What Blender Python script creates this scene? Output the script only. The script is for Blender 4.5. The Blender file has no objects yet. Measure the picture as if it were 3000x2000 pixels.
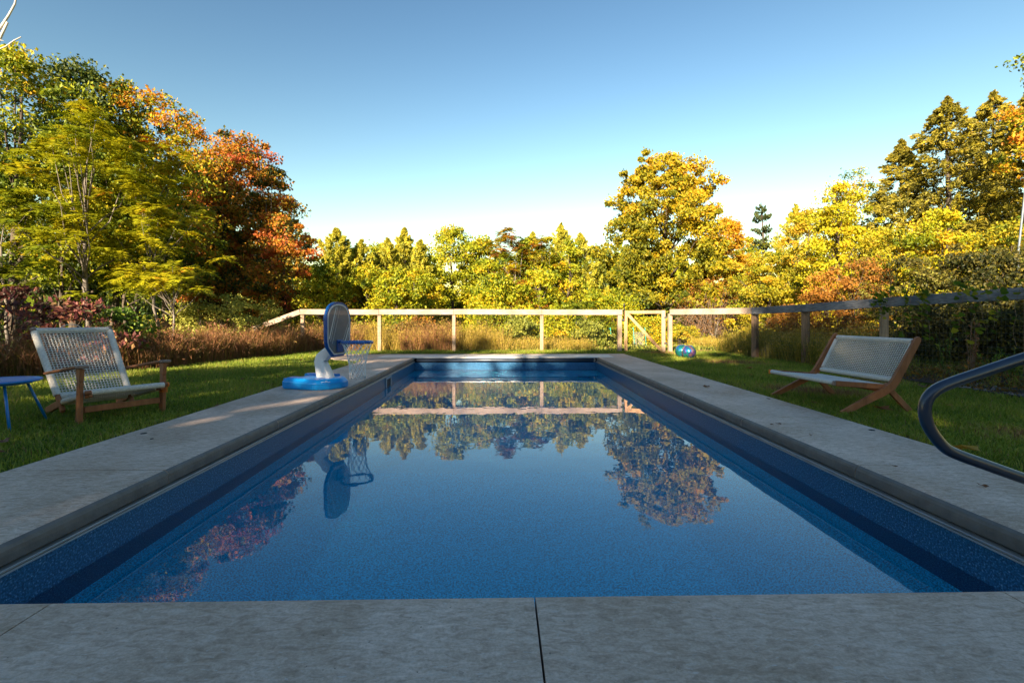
import bpy, bmesh, math, random
import numpy as np
from mathutils import Vector, Matrix

# ------------------------------------------------------------------ camera, sky, sun, exposure
scene = bpy.context.scene
COL = scene.collection
F = 1403.0                       # focal length in pixels of the 3000 px wide photograph
TH = 30.0 / 1403.0               # camera is turned this much to the right of the pool's long axis
HC = 1.0                         # eye height over the deck
cam_d = bpy.data.cameras.new('camera')
cam_d.sensor_width = 36.0
cam_d.lens = 36.0 * F / 3000.0
cam_d.shift_y = -70.0 / 3000.0
cam_d.clip_end = 2000.0
cam_d.clip_start = 0.05
cam = bpy.data.objects.new('camera', cam_d)
COL.objects.link(cam)
cam.location = (0, 0, HC)
cam.rotation_euler = (math.radians(90), 0, -TH)
scene.camera = cam

SUN_EL = math.radians(21.0)
SUN_AZ = math.radians(203.0)     # clockwise from +Y: behind the camera, to the left
SUN_DIR = Vector((math.sin(SUN_AZ) * math.cos(SUN_EL), math.cos(SUN_AZ) * math.cos(SUN_EL), math.sin(SUN_EL)))
world = bpy.data.worlds.new('World')
scene.world = world
world.use_nodes = True
wn = world.node_tree.nodes
wl = world.node_tree.links
wn.clear()
w_out = wn.new('ShaderNodeOutputWorld')
w_bg = wn.new('ShaderNodeBackground')
w_sky = wn.new('ShaderNodeTexSky')
w_sky.sky_type = 'NISHITA'
w_sky.sun_disc = False
w_sky.sun_elevation = SUN_EL
w_sky.sun_rotation = SUN_AZ
w_sky.air_density = 1.5
w_sky.dust_density = 0.3
w_sky.ozone_density = 0.5
w_bg.inputs['Strength'].default_value = 0.050
w_gam = wn.new('ShaderNodeGamma')           # a clear, contrasty autumn sky
w_gam.inputs[1].default_value = 1.55
w_hs = wn.new('ShaderNodeHueSaturation')
w_hs.inputs['Saturation'].default_value = 1.08
w_hs.inputs['Value'].default_value = 0.335
wl.new(w_sky.outputs[0], w_gam.inputs[0])
wl.new(w_gam.outputs[0], w_hs.inputs['Color'])
wl.new(w_hs.outputs[0], w_bg.inputs[0])
wl.new(w_bg.outputs[0], w_out.inputs[0])

sun_d = bpy.data.lights.new('sun', 'SUN')
sun_d.energy = 3.9
sun_d.angle = math.radians(0.5)
sun_d.color = (1.0, 0.82, 0.58)
sun = bpy.data.objects.new('sun', sun_d)
COL.objects.link(sun)
sun.rotation_euler = SUN_DIR.to_track_quat('Z', 'Y').to_euler()

scene.view_settings.view_transform = 'Standard'
scene.view_settings.look = 'None'
scene.view_settings.gamma = 1.0
scene.view_settings.use_curve_mapping = False
scene.view_settings.exposure = 2.4
scene.render.engine = 'CYCLES'
scene.cycles.max_bounces = 8
scene.cycles.transmission_bounces = 6
scene.cycles.caustics_refractive = True
scene.cycles.caustics_reflective = False

rng = np.random.default_rng(7)
random.seed(7)

# ------------------------------------------------------------------ measuring helpers
def at(px, d, z=0.0):
    """world point at a distance d in front of the lens seen in photo column px"""
    r = (px - 1500.0) * d / F
    return Vector((r * math.cos(TH) + d * math.sin(TH), d * math.cos(TH) - r * math.sin(TH), z))
def ground(px, py, z=0.0):
    return at(px, F * (HC - z) / (py - 930.0), z)
def height(py, d):
    return HC - (py - 930.0) * d / F

# ------------------------------------------------------------------ object helpers
def tag(o, label=None, cat=None, group=None, kind=None):
    if label: o['label'] = label
    if cat: o['category'] = cat
    if group: o['group'] = group
    if kind: o['kind'] = kind
    return o
def empty(name, loc=(0, 0, 0), rz=0.0, label=None, cat=None, group=None, kind=None):
    o = bpy.data.objects.new(name, None)
    o.empty_display_size = 0.1
    COL.objects.link(o)
    o.location = loc
    o.rotation_euler = (0, 0, rz)
    return tag(o, label, cat, group, kind)

class MB:
    """collects boxes, bars, tubes and sheets, then links them as one mesh object"""
    def __init__(self):
        self.v = []; self.f = []; self.sm = []
    def add(self, vs, fs, smooth=False):
        b = len(self.v)
        self.v += [tuple(x) for x in vs]
        self.f += [tuple(i + b for i in f) for f in fs]
        self.sm += [smooth] * len(fs)
        return self
    def bm(self, bm, smooth=False):
        bm.verts.index_update()
        vs = [v.co.copy() for v in bm.verts]
        fs = [[v.index for v in f.verts] for f in bm.faces]
        bm.free()
        return self.add(vs, fs, smooth)
    def bar(self, p, q, w, t, up=(0, 0, 1), bev=0.004, w2=None, t2=None):
        """rectangular bar from p to q; w across (perpendicular to up), t along up"""
        p = Vector(p); q = Vector(q); z = (q - p); L = z.length; z.normalize()
        up = Vector(up)
        x = up.cross(z)
        if x.length < 1e-5: x = Vector((1, 0, 0)).cross(z)
        x.normalize(); y = z.cross(x)
        w2 = w if w2 is None else w2; t2 = t if t2 is None else t2
        bm = bmesh.new()
        vs = []
        for (k, ww, tt) in ((0, w, t), (L, w2, t2)):
            for (a, b) in ((-1, -1), (1, -1), (1, 1), (-1, 1)):
                vs.append(bm.verts.new(p + z * k + x * (a * ww / 2) + y * (b * tt / 2)))
        for f in ((3, 2, 1, 0), (4, 5, 6, 7), (0, 1, 5, 4), (1, 2, 6, 5), (2, 3, 7, 6), (3, 0, 4, 7)):
            bm.faces.new([vs[i] for i in f])
        if bev > 0:
            bmesh.ops.bevel(bm, geom=list(bm.edges), offset=min(bev, 0.3 * min(w, t)), segments=1, affect='EDGES')
        return self.bm(bm)
    def box(self, x0, x1, y0, y1, z0, z1, bev=0.0):
        return self.bar(((x0 + x1) / 2, (y0 + y1) / 2, z0), ((x0 + x1) / 2, (y0 + y1) / 2, z1), abs(y1 - y0), abs(x1 - x0), up=(1, 0, 0), bev=bev)
    def tube(self, pts, r, n=8, cap=True, closed=False, flat=1.0):
        pts = [Vector(p) for p in pts]
        m = len(pts)
        rr = r if hasattr(r, '__len__') else [r] * m
        ring = []
        prev = None
        for i, p in enumerate(pts):
            if closed: t = pts[(i + 1) % m] - pts[i - 1]
            else: t = pts[min(i + 1, m - 1)] - pts[max(i - 1, 0)]
            if t.length < 1e-9: t = Vector((0, 0, 1))
            t.normalize()
            if prev is None:
                a = Vector((0, 0, 1)) if abs(t.z) < 0.9 else Vector((1, 0, 0))
                x = a.cross(t).normalized()
            else:
                x = prev - t * prev.dot(t)
                if x.length < 1e-6: x = t.orthogonal()
                x.normalize()
            prev = x
            y = t.cross(x)
            ring.append([p + x * (rr[i] * math.cos(2 * math.pi * k / n)) + y * (flat * rr[i] * math.sin(2 * math.pi * k / n)) for k in range(n)])
        vs = [v for g in ring for v in g]
        fs = []
        for i in range(m if closed else m - 1):
            a = i * n; b = ((i + 1) % m) * n
            for k in range(n):
                fs.append((a + k, a + (k + 1) % n, b + (k + 1) % n, b + k))
        if cap and not closed:
            fs.append(tuple(range(n - 1, -1, -1)))
            fs.append(tuple((m - 1) * n + k for k in range(n)))
        return self.add(vs, fs, True)
    def prism(self, poly, origin, ax, ay, depth, bev=0.0, seg=2):
        """extrude a 2D outline given in axes ax, ay by vector depth"""
        origin = Vector(origin); ax = Vector(ax); ay = Vector(ay); depth = Vector(depth)
        bm = bmesh.new()
        a = [bm.verts.new(origin + ax * x + ay * y) for x, y in poly]
        b = [bm.verts.new(origin + ax * x + ay * y + depth) for x, y in poly]
        n = len(poly)
        f0 = bm.faces.new(a[::-1]); f1 = bm.faces.new(b)
        for i in range(n):
            bm.faces.new((a[i], a[(i + 1) % n], b[(i + 1) % n], b[i]))
        if bev > 0:
            bmesh.ops.bevel(bm, geom=list(f1.edges) + list(f0.edges), offset=bev, segments=seg, affect='EDGES')
        bmesh.ops.recalc_face_normals(bm, faces=list(bm.faces))
        return self.bm(bm)
    def build(self, name, mat, parent=None, smooth=None):
        me = bpy.data.meshes.new(name)
        me.from_pydata(self.v, [], self.f)
        me.materials.append(mat)
        me.polygons.foreach_set('use_smooth', self.sm if smooth is None else [smooth] * len(self.f))
        me.update()
        o = bpy.data.objects.new(name, me)
        COL.objects.link(o)
        if parent is not None: o.parent = parent
        return o

def np_mesh(name, verts, faces, mat, parent=None, tint=None, smooth=False):
    """verts (N,3), faces (M,k)"""
    me = bpy.data.meshes.new(name)
    nv = len(verts); nf, k = faces.shape
    me.vertices.add(nv)
    me.vertices.foreach_set('co', np.ascontiguousarray(verts, dtype=np.float32).ravel())
    me.loops.add(nf * k)
    me.loops.foreach_set('vertex_index', np.ascontiguousarray(faces, dtype=np.int32).ravel())
    me.polygons.add(nf)
    me.polygons.foreach_set('loop_start', np.arange(nf, dtype=np.int32) * k)
    me.polygons.foreach_set('loop_total', np.full(nf, k, dtype=np.int32))
    me.polygons.foreach_set('use_smooth', np.full(nf, smooth, dtype=bool))
    if tint is not None:
        at_ = me.attributes.new('tint', 'FLOAT', 'POINT')
        at_.data.foreach_set('value', np.ascontiguousarray(tint, dtype=np.float32))
    me.materials.append(mat)
    me.update(calc_edges=True)
    o = bpy.data.objects.new(name, me)
    COL.objects.link(o)
    if parent is not None:
        o.parent = parent
        if name in ('crown', 'foliage', 'leaves', 'seed_heads'): o['kind'] = 'stuff'
    return o

# ------------------------------------------------------------------ materials
def new_mat(name):
    m = bpy.data.materials.new(name)
    m.use_nodes = True
    nt = m.node_tree
    b = nt.nodes['Principled BSDF']
    return m, nt, b
def simple(name, col, rough=0.5, metal=0.0, spec=0.5, bump=0.0, bscale=40.0, vary=0.0, coat=0.0):
    m, nt, b = new_mat(name)
    b.inputs['Base Color'].default_value = (*col, 1)
    b.inputs['Roughness'].default_value = rough
    b.inputs['Metallic'].default_value = metal
    b.inputs['Specular IOR Level'].default_value = spec
    b.inputs['Coat Weight'].default_value = coat
    tc = nt.nodes.new('ShaderNodeTexCoord')
    if vary > 0:
        n = nt.nodes.new('ShaderNodeTexNoise'); n.inputs['Scale'].default_value = bscale * 0.2
        n.inputs['Detail'].default_value = 6
        nt.links.new(tc.outputs['Object'], n.inputs['Vector'])
        r = nt.nodes.new('ShaderNodeValToRGB')
        r.color_ramp.elements[0].position = 0.3; r.color_ramp.elements[1].position = 0.7
        r.color_ramp.elements[0].color = (*[c * (1 - vary) for c in col], 1)
        r.color_ramp.elements[1].color = (*[min(1, c * (1 + vary)) for c in col], 1)
        nt.links.new(n.outputs[0], r.inputs[0]); nt.links.new(r.outputs[0], b.inputs['Base Color'])
    if bump > 0:
        n = nt.nodes.new('ShaderNodeTexNoise'); n.inputs['Scale'].default_value = bscale
        n.inputs['Detail'].default_value = 5
        nt.links.new(tc.outputs['Object'], n.inputs['Vector'])
        bp = nt.nodes.new('ShaderNodeBump'); bp.inputs['Strength'].default_value = bump; bp.inputs['Distance'].default_value = 0.01
        nt.links.new(n.outputs[0], bp.inputs['Height']); nt.links.new(bp.outputs[0], b.inputs['Normal'])
    return m
def ramp_node(nt, stops):
    r = nt.nodes.new('ShaderNodeValToRGB')
    els = r.color_ramp.elements
    while len(els) < len(stops): els.new(0.5)
    for e, (p, c) in zip(els, stops):
        e.position = p; e.color = (*c, 1)
    return r
def foliage(name, stops, rough=0.55, transl=0.35, spec=0.3):
    m, nt, b = new_mat(name)
    a = nt.nodes.new('ShaderNodeAttribute'); a.attribute_name = 'tint'
    r = ramp_node(nt, stops)
    nt.links.new(a.outputs['Fac'], r.inputs[0])
    nt.links.new(r.outputs[0], b.inputs['Base Color'])
    b.inputs['Roughness'].default_value = rough
    b.inputs['Specular IOR Level'].default_value = spec
    t = nt.nodes.new('ShaderNodeBsdfTranslucent')
    nt.links.new(r.outputs[0], t.inputs['Color'])
    mx = nt.nodes.new('ShaderNodeMixShader'); mx.inputs[0].default_value = transl
    nt.links.new(b.outputs[0], mx.inputs[1]); nt.links.new(t.outputs[0], mx.inputs[2])
    nt.links.new(mx.outputs[0], nt.nodes['Material Output'].inputs['Surface'])
    return m
def wood(name, c1, c2, axis='Z', scale=14.0, rough=0.75, stretch=14.0, bump=0.25, knots=True):
    m, nt, b = new_mat(name)
    tc = nt.nodes.new('ShaderNodeTexCoord')
    mp = nt.nodes.new('ShaderNodeMapping')
    s = [stretch, stretch, stretch]; s['XYZ'.index(axis)] = 1.0
    mp.inputs['Scale'].default_value = s
    nt.links.new(tc.outputs['Object'], mp.inputs['Vector'])
    n = nt.nodes.new('ShaderNodeTexNoise'); n.inputs['Scale'].default_value = scale / 4
    n.inputs['Detail'].default_value = 9; n.inputs['Roughness'].default_value = 0.65; n.inputs['Distortion'].default_value = 0.4
    nt.links.new(mp.outputs[0], n.inputs['Vector'])
    n2 = nt.nodes.new('ShaderNodeTexNoise'); n2.inputs['Scale'].default_value = 2.3; n2.inputs['Detail'].default_value = 4
    nt.links.new(tc.outputs['Object'], n2.inputs['Vector'])
    r = ramp_node(nt, [(0.32, c1), (0.68, c2)])
    nt.links.new(n.outputs[0], r.inputs[0])
    mx = nt.nodes.new('ShaderNodeMix'); mx.data_type = 'RGBA'; mx.blend_type = 'MULTIPLY'
    r2 = ramp_node(nt, [(0.35, (0.55, 0.55, 0.58)), (0.6, (1, 1, 1))])
    nt.links.new(n2.outputs[0], r2.inputs[0])
    mx.inputs[0].default_value = 0.8 if knots else 0.35
    nt.links.new(r.outputs[0], mx.inputs[6]); nt.links.new(r2.outputs[0], mx.inputs[7])
    nt.links.new(mx.outputs[2], b.inputs['Base Color'])
    b.inputs['Roughness'].default_value = rough
    b.inputs['Specular IOR Level'].default_value = 0.3
    bp = nt.nodes.new('ShaderNodeBump'); bp.inputs['Strength'].default_value = bump; bp.inputs['Distance'].default_value = 0.004
    nt.links.new(n.outputs[0], bp.inputs['Height']); nt.links.new(bp.outputs[0], b.inputs['Normal'])
    return m

def concrete_mat():
    m, nt, b = new_mat('concrete')
    L = nt.links
    tc = nt.nodes.new('ShaderNodeTexCoord')
    def noise(sc, det, rg=0.6, dist=0.0, vec=None):
        n = nt.nodes.new('ShaderNodeTexNoise'); n.inputs['Scale'].default_value = sc
        n.inputs['Detail'].default_value = det; n.inputs['Roughness'].default_value = rg; n.inputs['Distortion'].default_value = dist
        L.new(vec or tc.outputs['Object'], n.inputs['Vector'])
        return n
    mp = nt.nodes.new('ShaderNodeMapping'); mp.inputs['Scale'].default_value = (1, 2.6, 1); mp.inputs['Rotation'].default_value = (0, 0, 0.5)
    L.new(tc.outputs['Object'], mp.inputs['Vector'])
    n1 = noise(1.3, 5, 0.6, 0.6)
    n2 = noise(15, 8, 0.75, 0.7, mp.outputs[0])
    n3 = noise(90, 4, 0.7)
    r1 = ramp_node(nt, [(0.34, (0.42, 0.31, 0.235)), (0.50, (0.63, 0.485, 0.395)), (0.65, (0.78, 0.64, 0.555))])
    L.new(n2.outputs[0], r1.inputs[0])
    r2 = ramp_node(nt, [(0.35, (0.70, 0.66, 0.60)), (0.65, (1.0, 1.0, 1.0))])
    L.new(n1.outputs[0], r2.inputs[0])
    mx = nt.nodes.new('ShaderNodeMix'); mx.data_type = 'RGBA'; mx.blend_type = 'MULTIPLY'; mx.inputs[0].default_value = 1
    L.new(r1.outputs[0], mx.inputs[6]); L.new(r2.outputs[0], mx.inputs[7])
    # rust-brown trowel stains with their own shape
    n4 = noise(4.2, 4, 0.55, 2.0, mp.outputs[0])
    r4 = ramp_node(nt, [(0.70, (0, 0, 0)), (0.80, (0.45, 0.45, 0.45))])
    L.new(n4.outputs[0], r4.inputs[0])
    mx2 = nt.nodes.new('ShaderNodeMix'); mx2.data_type = 'RGBA'
    L.new(r4.outputs[0], mx2.inputs[0]); L.new(mx.outputs[2], mx2.inputs[6]); mx2.inputs[7].default_value = (0.28, 0.20, 0.14, 1)
    # pale flecks
    n5 = noise(34, 3, 0.5, 0.8, mp.outputs[0])
    r5 = ramp_node(nt, [(0.64, (0, 0, 0)), (0.74, (0.55, 0.55, 0.55))])
    L.new(n5.outputs[0], r5.inputs[0])
    mx3 = nt.nodes.new('ShaderNodeMix'); mx3.data_type = 'RGBA'
    L.new(r5.outputs[0], mx3.inputs[0]); L.new(mx2.outputs[2], mx3.inputs[6]); mx3.inputs[7].default_value = (0.62, 0.61, 0.60, 1)
    # fine grain
    r3 = ramp_node(nt, [(0.3, (0.72, 0.72, 0.72)), (0.7, (1.15, 1.15, 1.15))])
    L.new(n3.outputs[0], r3.inputs[0])
    mx4 = nt.nodes.new('ShaderNodeMix'); mx4.data_type = 'RGBA'; mx4.blend_type = 'MULTIPLY'; mx4.inputs[0].default_value = 0.8
    L.new(mx3.outputs[2], mx4.inputs[6]); L.new(r3.outputs[0], mx4.inputs[7])
    vd = nt.nodes.new('ShaderNodeTexVoronoi'); vd.feature = 'DISTANCE_TO_EDGE'; vd.inputs['Scale'].default_value = 0.9
    nd = noise(3.5, 5, 0.6); va = nt.nodes.new('ShaderNodeVectorMath'); va.operation = 'MULTIPLY_ADD'; va.inputs[1].default_value = (.35, .35, .35)
    L.new(nd.outputs['Color'], va.inputs[0]); L.new(tc.outputs['Object'], va.inputs[2]); L.new(va.outputs[0], vd.inputs['Vector'])
    rc_ = ramp_node(nt, [(0.0, (1, 1, 1)), (0.0045, (0, 0, 0))]); L.new(vd.outputs['Distance'], rc_.inputs[0])
    nm = noise(1.1, 3, 0.5); rm = ramp_node(nt, [(0.56, (0, 0, 0)), (0.66, (.75, .75, .75))]); L.new(nm.outputs[0], rm.inputs[0])
    mm = nt.nodes.new('ShaderNodeMath'); mm.operation = 'MULTIPLY'; L.new(rc_.outputs[0], mm.inputs[0]); L.new(rm.outputs[0], mm.inputs[1])
    # dark specks and pits
    n6 = noise(60, 2, 0.5); r6 = ramp_node(nt, [(0.735, (0, 0, 0)), (0.76, (.8, .8, .8))]); L.new(n6.outputs[0], r6.inputs[0])
    ma = nt.nodes.new('ShaderNodeMath'); ma.operation = 'MAXIMUM'; L.new(mm.outputs[0], ma.inputs[0]); L.new(r6.outputs[0], ma.inputs[1])
    mx5 = nt.nodes.new('ShaderNodeMix'); mx5.data_type = 'RGBA'; L.new(ma.outputs[0], mx5.inputs[0]); L.new(mx4.outputs[2], mx5.inputs[6]); mx5.inputs[7].default_value = (0.07, 0.06, 0.05, 1)
    L.new(mx5.outputs[2], b.inputs['Base Color'])
    b.inputs['Roughness'].default_value = 0.62
    b.inputs['Specular IOR Level'].default_value = 0.35
    add = nt.nodes.new('ShaderNodeMath'); add.operation = 'MULTIPLY_ADD'; add.inputs[1].default_value = 0.35
    L.new(n3.outputs[0], add.inputs[0]); L.new(n2.outputs[0], add.inputs[2])
    bp = nt.nodes.new('ShaderNodeBump'); bp.inputs['Strength'].default_value = 0.5; bp.inputs['Distance'].default_value = 0.006
    L.new(add.outputs[0], bp.inputs['Height']); L.new(bp.outputs[0], b.inputs['Normal'])
    return m

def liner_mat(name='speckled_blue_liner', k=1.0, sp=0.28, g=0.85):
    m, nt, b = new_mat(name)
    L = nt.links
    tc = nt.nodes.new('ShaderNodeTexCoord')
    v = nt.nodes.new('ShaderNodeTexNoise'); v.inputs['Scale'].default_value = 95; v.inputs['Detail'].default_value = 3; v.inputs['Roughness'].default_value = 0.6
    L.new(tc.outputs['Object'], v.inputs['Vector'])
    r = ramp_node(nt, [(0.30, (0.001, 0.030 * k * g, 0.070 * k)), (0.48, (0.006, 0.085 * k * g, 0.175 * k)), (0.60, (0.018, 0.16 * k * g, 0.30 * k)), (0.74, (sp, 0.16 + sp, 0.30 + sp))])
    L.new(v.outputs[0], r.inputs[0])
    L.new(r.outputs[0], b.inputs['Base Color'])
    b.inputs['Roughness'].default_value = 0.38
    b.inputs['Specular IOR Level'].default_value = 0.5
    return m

def water_mat():
    m, nt, b = new_mat('pool_water')
    L = nt.links
    nt.nodes.remove(b)
    g = nt.nodes.new('ShaderNodeBsdfRefraction'); g.inputs['Roughness'].default_value = 0.0; g.inputs['IOR'].default_value = 1.333
    g.inputs['Color'].default_value = (0.72, 0.96, 1.0, 1)
    gl = nt.nodes.new('ShaderNodeBsdfGlossy'); gl.inputs['Roughness'].default_value = 0.0; gl.inputs['Color'].default_value = (1, 1, 1, 1)
    fr = nt.nodes.new('ShaderNodeFresnel'); fr.inputs['IOR'].default_value = 1.333
    mxs = nt.nodes.new('ShaderNodeMixShader')
    L.new(fr.outputs[0], mxs.inputs[0]); L.new(g.outputs[0], mxs.inputs[1]); L.new(gl.outputs[0], mxs.inputs[2])
    tc = nt.nodes.new('ShaderNodeTexCoord')
    mp = nt.nodes.new('ShaderNodeMapping'); mp.inputs['Scale'].default_value = (1.0, 0.8, 1)
    L.new(tc.outputs['Object'], mp.inputs['Vector'])
    n = nt.nodes.new('ShaderNodeTexNoise'); n.inputs['Scale'].default_value = 3.2; n.inputs['Detail'].default_value = 2.5
    L.new(mp.outputs[0], n.inputs['Vector'])
    bp = nt.nodes.new('ShaderNodeBump'); bp.inputs['Strength'].default_value = 1.0; bp.inputs['Distance'].default_value = 0.0017
    L.new(n.outputs[0], bp.inputs['Height']); L.new(bp.outputs[0], g.inputs['Normal']); L.new(bp.outputs[0], gl.inputs['Normal']); L.new(bp.outputs[0], fr.inputs['Normal'])
    L.new(mxs.outputs[0], nt.nodes['Material Output'].inputs['Surface'])
    return m

def ground_mat():
    m, nt, b = new_mat('turf_soil')
    L = nt.links
    tc = nt.nodes.new('ShaderNodeTexCoord')
    n = nt.nodes.new('ShaderNodeTexNoise'); n.inputs['Scale'].default_value = 0.9; n.inputs['Detail'].default_value = 8
    L.new(tc.outputs['Object'], n.inputs['Vector'])
    n2 = nt.nodes.new('ShaderNodeTexNoise'); n2.inputs['Scale'].default_value = 40; n2.inputs['Detail'].default_value = 5
    L.new(tc.outputs['Object'], n2.inputs['Vector'])
    r = ramp_node(nt, [(0.35, (0.035, 0.065, 0.012)), (0.55, (0.07, 0.11, 0.018)), (0.7, (0.13, 0.12, 0.03))])
    L.new(n.outputs[0], r.inputs[0])
    r2 = ramp_node(nt, [(0.3, (0.4, 0.4, 0.4)), (0.7, (1.3, 1.3, 1.3))])
    L.new(n2.outputs[0], r2.inputs[0])
    mx = nt.nodes.new('ShaderNodeMix'); mx.data_type = 'RGBA'; mx.blend_type = 'MULTIPLY'; mx.inputs[0].default_value = 1
    L.new(r.outputs[0], mx.inputs[6]); L.new(r2.outputs[0], mx.inputs[7])
    L.new(mx.outputs[2], b.inputs['Base Color'])
    b.inputs['Roughness'].default_value = 0.95
    b.inputs['Specular IOR Level'].default_value = 0.1
    bp = nt.nodes.new('ShaderNodeBump'); bp.inputs['Strength'].default_value = 0.8; bp.inputs['Distance'].default_value = 0.03
    L.new(n2.outputs[0], bp.inputs['Height']); L.new(bp.outputs[0], b.inputs['Normal'])
    return m

M = {}
M['concrete'] = concrete_mat()
M['nose'] = simple('shaded_edge_concrete', (0.115, 0.105, 0.098), 0.55, bump=0.3, bscale=50, vary=0.22)  # smooth coping nose; shade on its side face painted in as darker concrete
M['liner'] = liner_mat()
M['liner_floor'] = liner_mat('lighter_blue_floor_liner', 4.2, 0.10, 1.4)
M['water'] = water_mat()
M['ground'] = ground_mat()
M['alu'] = simple('track_aluminium', (0.42, 0.41, 0.40), 0.38, 0.6, bump=0.05, vary=0.1, bscale=30)
M['dark'] = simple('dark_recess', (0.012, 0.012, 0.014), 0.7, vary=0.2)
M['cover'] = simple('cover_vinyl', (0.045, 0.06, 0.09), 0.35, bump=0.1, bscale=12, vary=0.25)
M['lid'] = simple('lid_coating', (0.58, 0.57, 0.56), 0.45, bump=0.1, vary=0.08)
M['teak'] = wood('teak', (0.23, 0.085, 0.035), (0.36, 0.15, 0.065), 'Z', 14, 0.6, 5, knots=False)
M['teak_end'] = wood('weathered_teak', (0.20, 0.14, 0.11), (0.30, 0.22, 0.18), 'Z', 14, 0.8, 5, knots=False)
M['rope'] = simple('rope', (0.66, 0.63, 0.58), 0.85, bump=0.5, bscale=300, vary=0.16, spec=0.2)
M['rope_white'] = simple('white_rope', (0.62, 0.59, 0.55), 0.8, bump=0.4, bscale=300, vary=0.12, spec=0.2)
M['orange_cord'] = simple('orange_cord', (0.7, 0.18, 0.02), 0.8, vary=0.1)
M['blue_metal'] = simple('blue_powder_coat', (0.003, 0.16, 0.52), 0.35, vary=0.12, bump=0.05, coat=0.2)
M['blue_plastic'] = simple('blue_plastic', (0.002, 0.26, 0.70), 0.30, vary=0.08, bump=0.06, bscale=60)
M['rim_blue'] = simple('rim_blue_plastic', (0.004, 0.075, 0.30), 0.3, vary=0.08)
M['white_plastic'] = simple('white_plastic', (0.72, 0.70, 0.68), 0.4, vary=0.04, bump=0.05)
M['board_grey'] = simple('board_grey', (0.13, 0.145, 0.175), 0.22, vary=0.06, coat=0.3)
M['board_print'] = simple('board_print', (0.55, 0.56, 0.58), 0.35, vary=0.05)
M['net'] = simple('white_net_cord', (0.78, 0.78, 0.78), 0.8, vary=0.05)
M['rail_grey'] = simple('rail_coating', (0.020, 0.032, 0.060), 0.34, 0.0, vary=0.12, bump=0.05, bscale=70, coat=0.25)
M['fence_tan'] = wood('weathered_pine', (0.27, 0.195, 0.145), (0.50, 0.38, 0.30), 'X', 16, 0.85, 12)
M['fence_tan_z'] = wood('weathered_pine_upright', (0.28, 0.19, 0.125), (0.48, 0.36, 0.25), 'Z', 16, 0.85, 12)
M['fence_grey'] = wood('grey_weathered_pine', (0.10, 0.105, 0.12), (0.27, 0.28, 0.31), 'Y', 16, 0.85, 12)
M['post_brown'] = wood('brown_weathered_pine', (0.14, 0.085, 0.05), (0.30, 0.19, 0.12), 'Z', 16, 0.85, 12)
M['gate_pine'] = wood('new_pine', (0.40, 0.215, 0.09), (0.56, 0.35, 0.17), 'Z', 16, 0.8, 9)
M['wire'] = simple('galvanised_wire', (0.10, 0.10, 0.10), 0.5, 0.7, vary=0.1)
M['black'] = simple('black_metal', (0.012, 0.012, 0.014), 0.4, 0.3, vary=0.1)
M['bark'] = wood('bark_grey', (0.12, 0.10, 0.085), (0.26, 0.225, 0.19), 'Z', 22, 0.9, 5, bump=0.8)
M['bark_dark'] = wood('bark_dark', (0.045, 0.035, 0.025), (0.13, 0.10, 0.075), 'Z', 22, 0.9, 5, bump=0.8)
M['dead'] = wood('bare_wood', (0.42, 0.38, 0.33), (0.62, 0.58, 0.52), 'Z', 22, 0.85, 5)
M['twig'] = simple('twig_brown', (0.20, 0.13, 0.085), 0.9, vary=0.3)
M['grey_pole'] = simple('grey_pole_paint', (0.11, 0.14, 0.17), 0.4, 0.1, vary=0.08)
M['white_wood'] = simple('white_painted_wood', (0.75, 0.72, 0.66), 0.7, vary=0.1, bump=0.2)
M['mulch'] = simple('mulch', (0.030, 0.017, 0.010), 0.95, vary=0.5, bump=1.0, bscale=45)
M['stone'] = simple('grey_stone', (0.14, 0.125, 0.11), 0.8, vary=0.4, bump=0.5, bscale=60)
M['teal'] = simple('teal_stake', (0.02, 0.38, 0.30), 0.5, vary=0.05)
M['lens'] = simple('skimmer_plastic', (0.22, 0.27, 0.33), 0.4, vary=0.05)

GRN = (0.085, 0.130, 0.008); DGR = (0.030, 0.055, 0.008); YGR = (0.26, 0.29, 0.010); YEL = (0.50, 0.41, 0.012)
ORA = (0.52, 0.19, 0.015); RED = (0.34, 0.060, 0.025); BRN = (0.17, 0.075, 0.025); OLV = (0.14, 0.15, 0.012)
GOL = (0.54, 0.33, 0.012)
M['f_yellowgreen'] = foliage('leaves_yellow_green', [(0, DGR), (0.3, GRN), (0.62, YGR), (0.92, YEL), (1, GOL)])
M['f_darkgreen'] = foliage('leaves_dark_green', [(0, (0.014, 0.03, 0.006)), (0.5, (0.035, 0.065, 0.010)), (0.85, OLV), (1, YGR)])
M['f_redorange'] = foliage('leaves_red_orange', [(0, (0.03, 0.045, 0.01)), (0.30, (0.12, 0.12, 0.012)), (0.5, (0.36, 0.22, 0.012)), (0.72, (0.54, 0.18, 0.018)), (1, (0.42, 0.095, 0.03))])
M['f_greenorange'] = foliage('leaves_green_to_orange', [(0, DGR), (0.42, GRN), (0.66, YGR), (0.84, GOL), (1, ORA)])
M['f_sumac'] = foliage('leaves_sumac', [(0, GRN), (0.30, YGR), (0.65, (0.46, 0.42, 0.012)), (0.88, YEL), (1, ORA)])
M['f_sumac_mid'] = foliage('leaves_sumac_gold', [(0, DGR), (0.3, GRN), (0.6, YGR), (0.8, GOL), (1, (0.36, 0.13, 0.04))])
M['f_maple'] = foliage('leaves_maple', [(0, DGR), (0.3, (0.15, 0.16, 0.010)), (0.55, (0.34, 0.28, 0.010)), (0.8, (0.54, 0.31, 0.010)), (1, (0.52, 0.18, 0.012))])
M['f_orange'] = foliage('leaves_orange', [(0, OLV), (0.35, GOL), (0.7, (0.46, 0.20, 0.012)), (1, ORA)])
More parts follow.
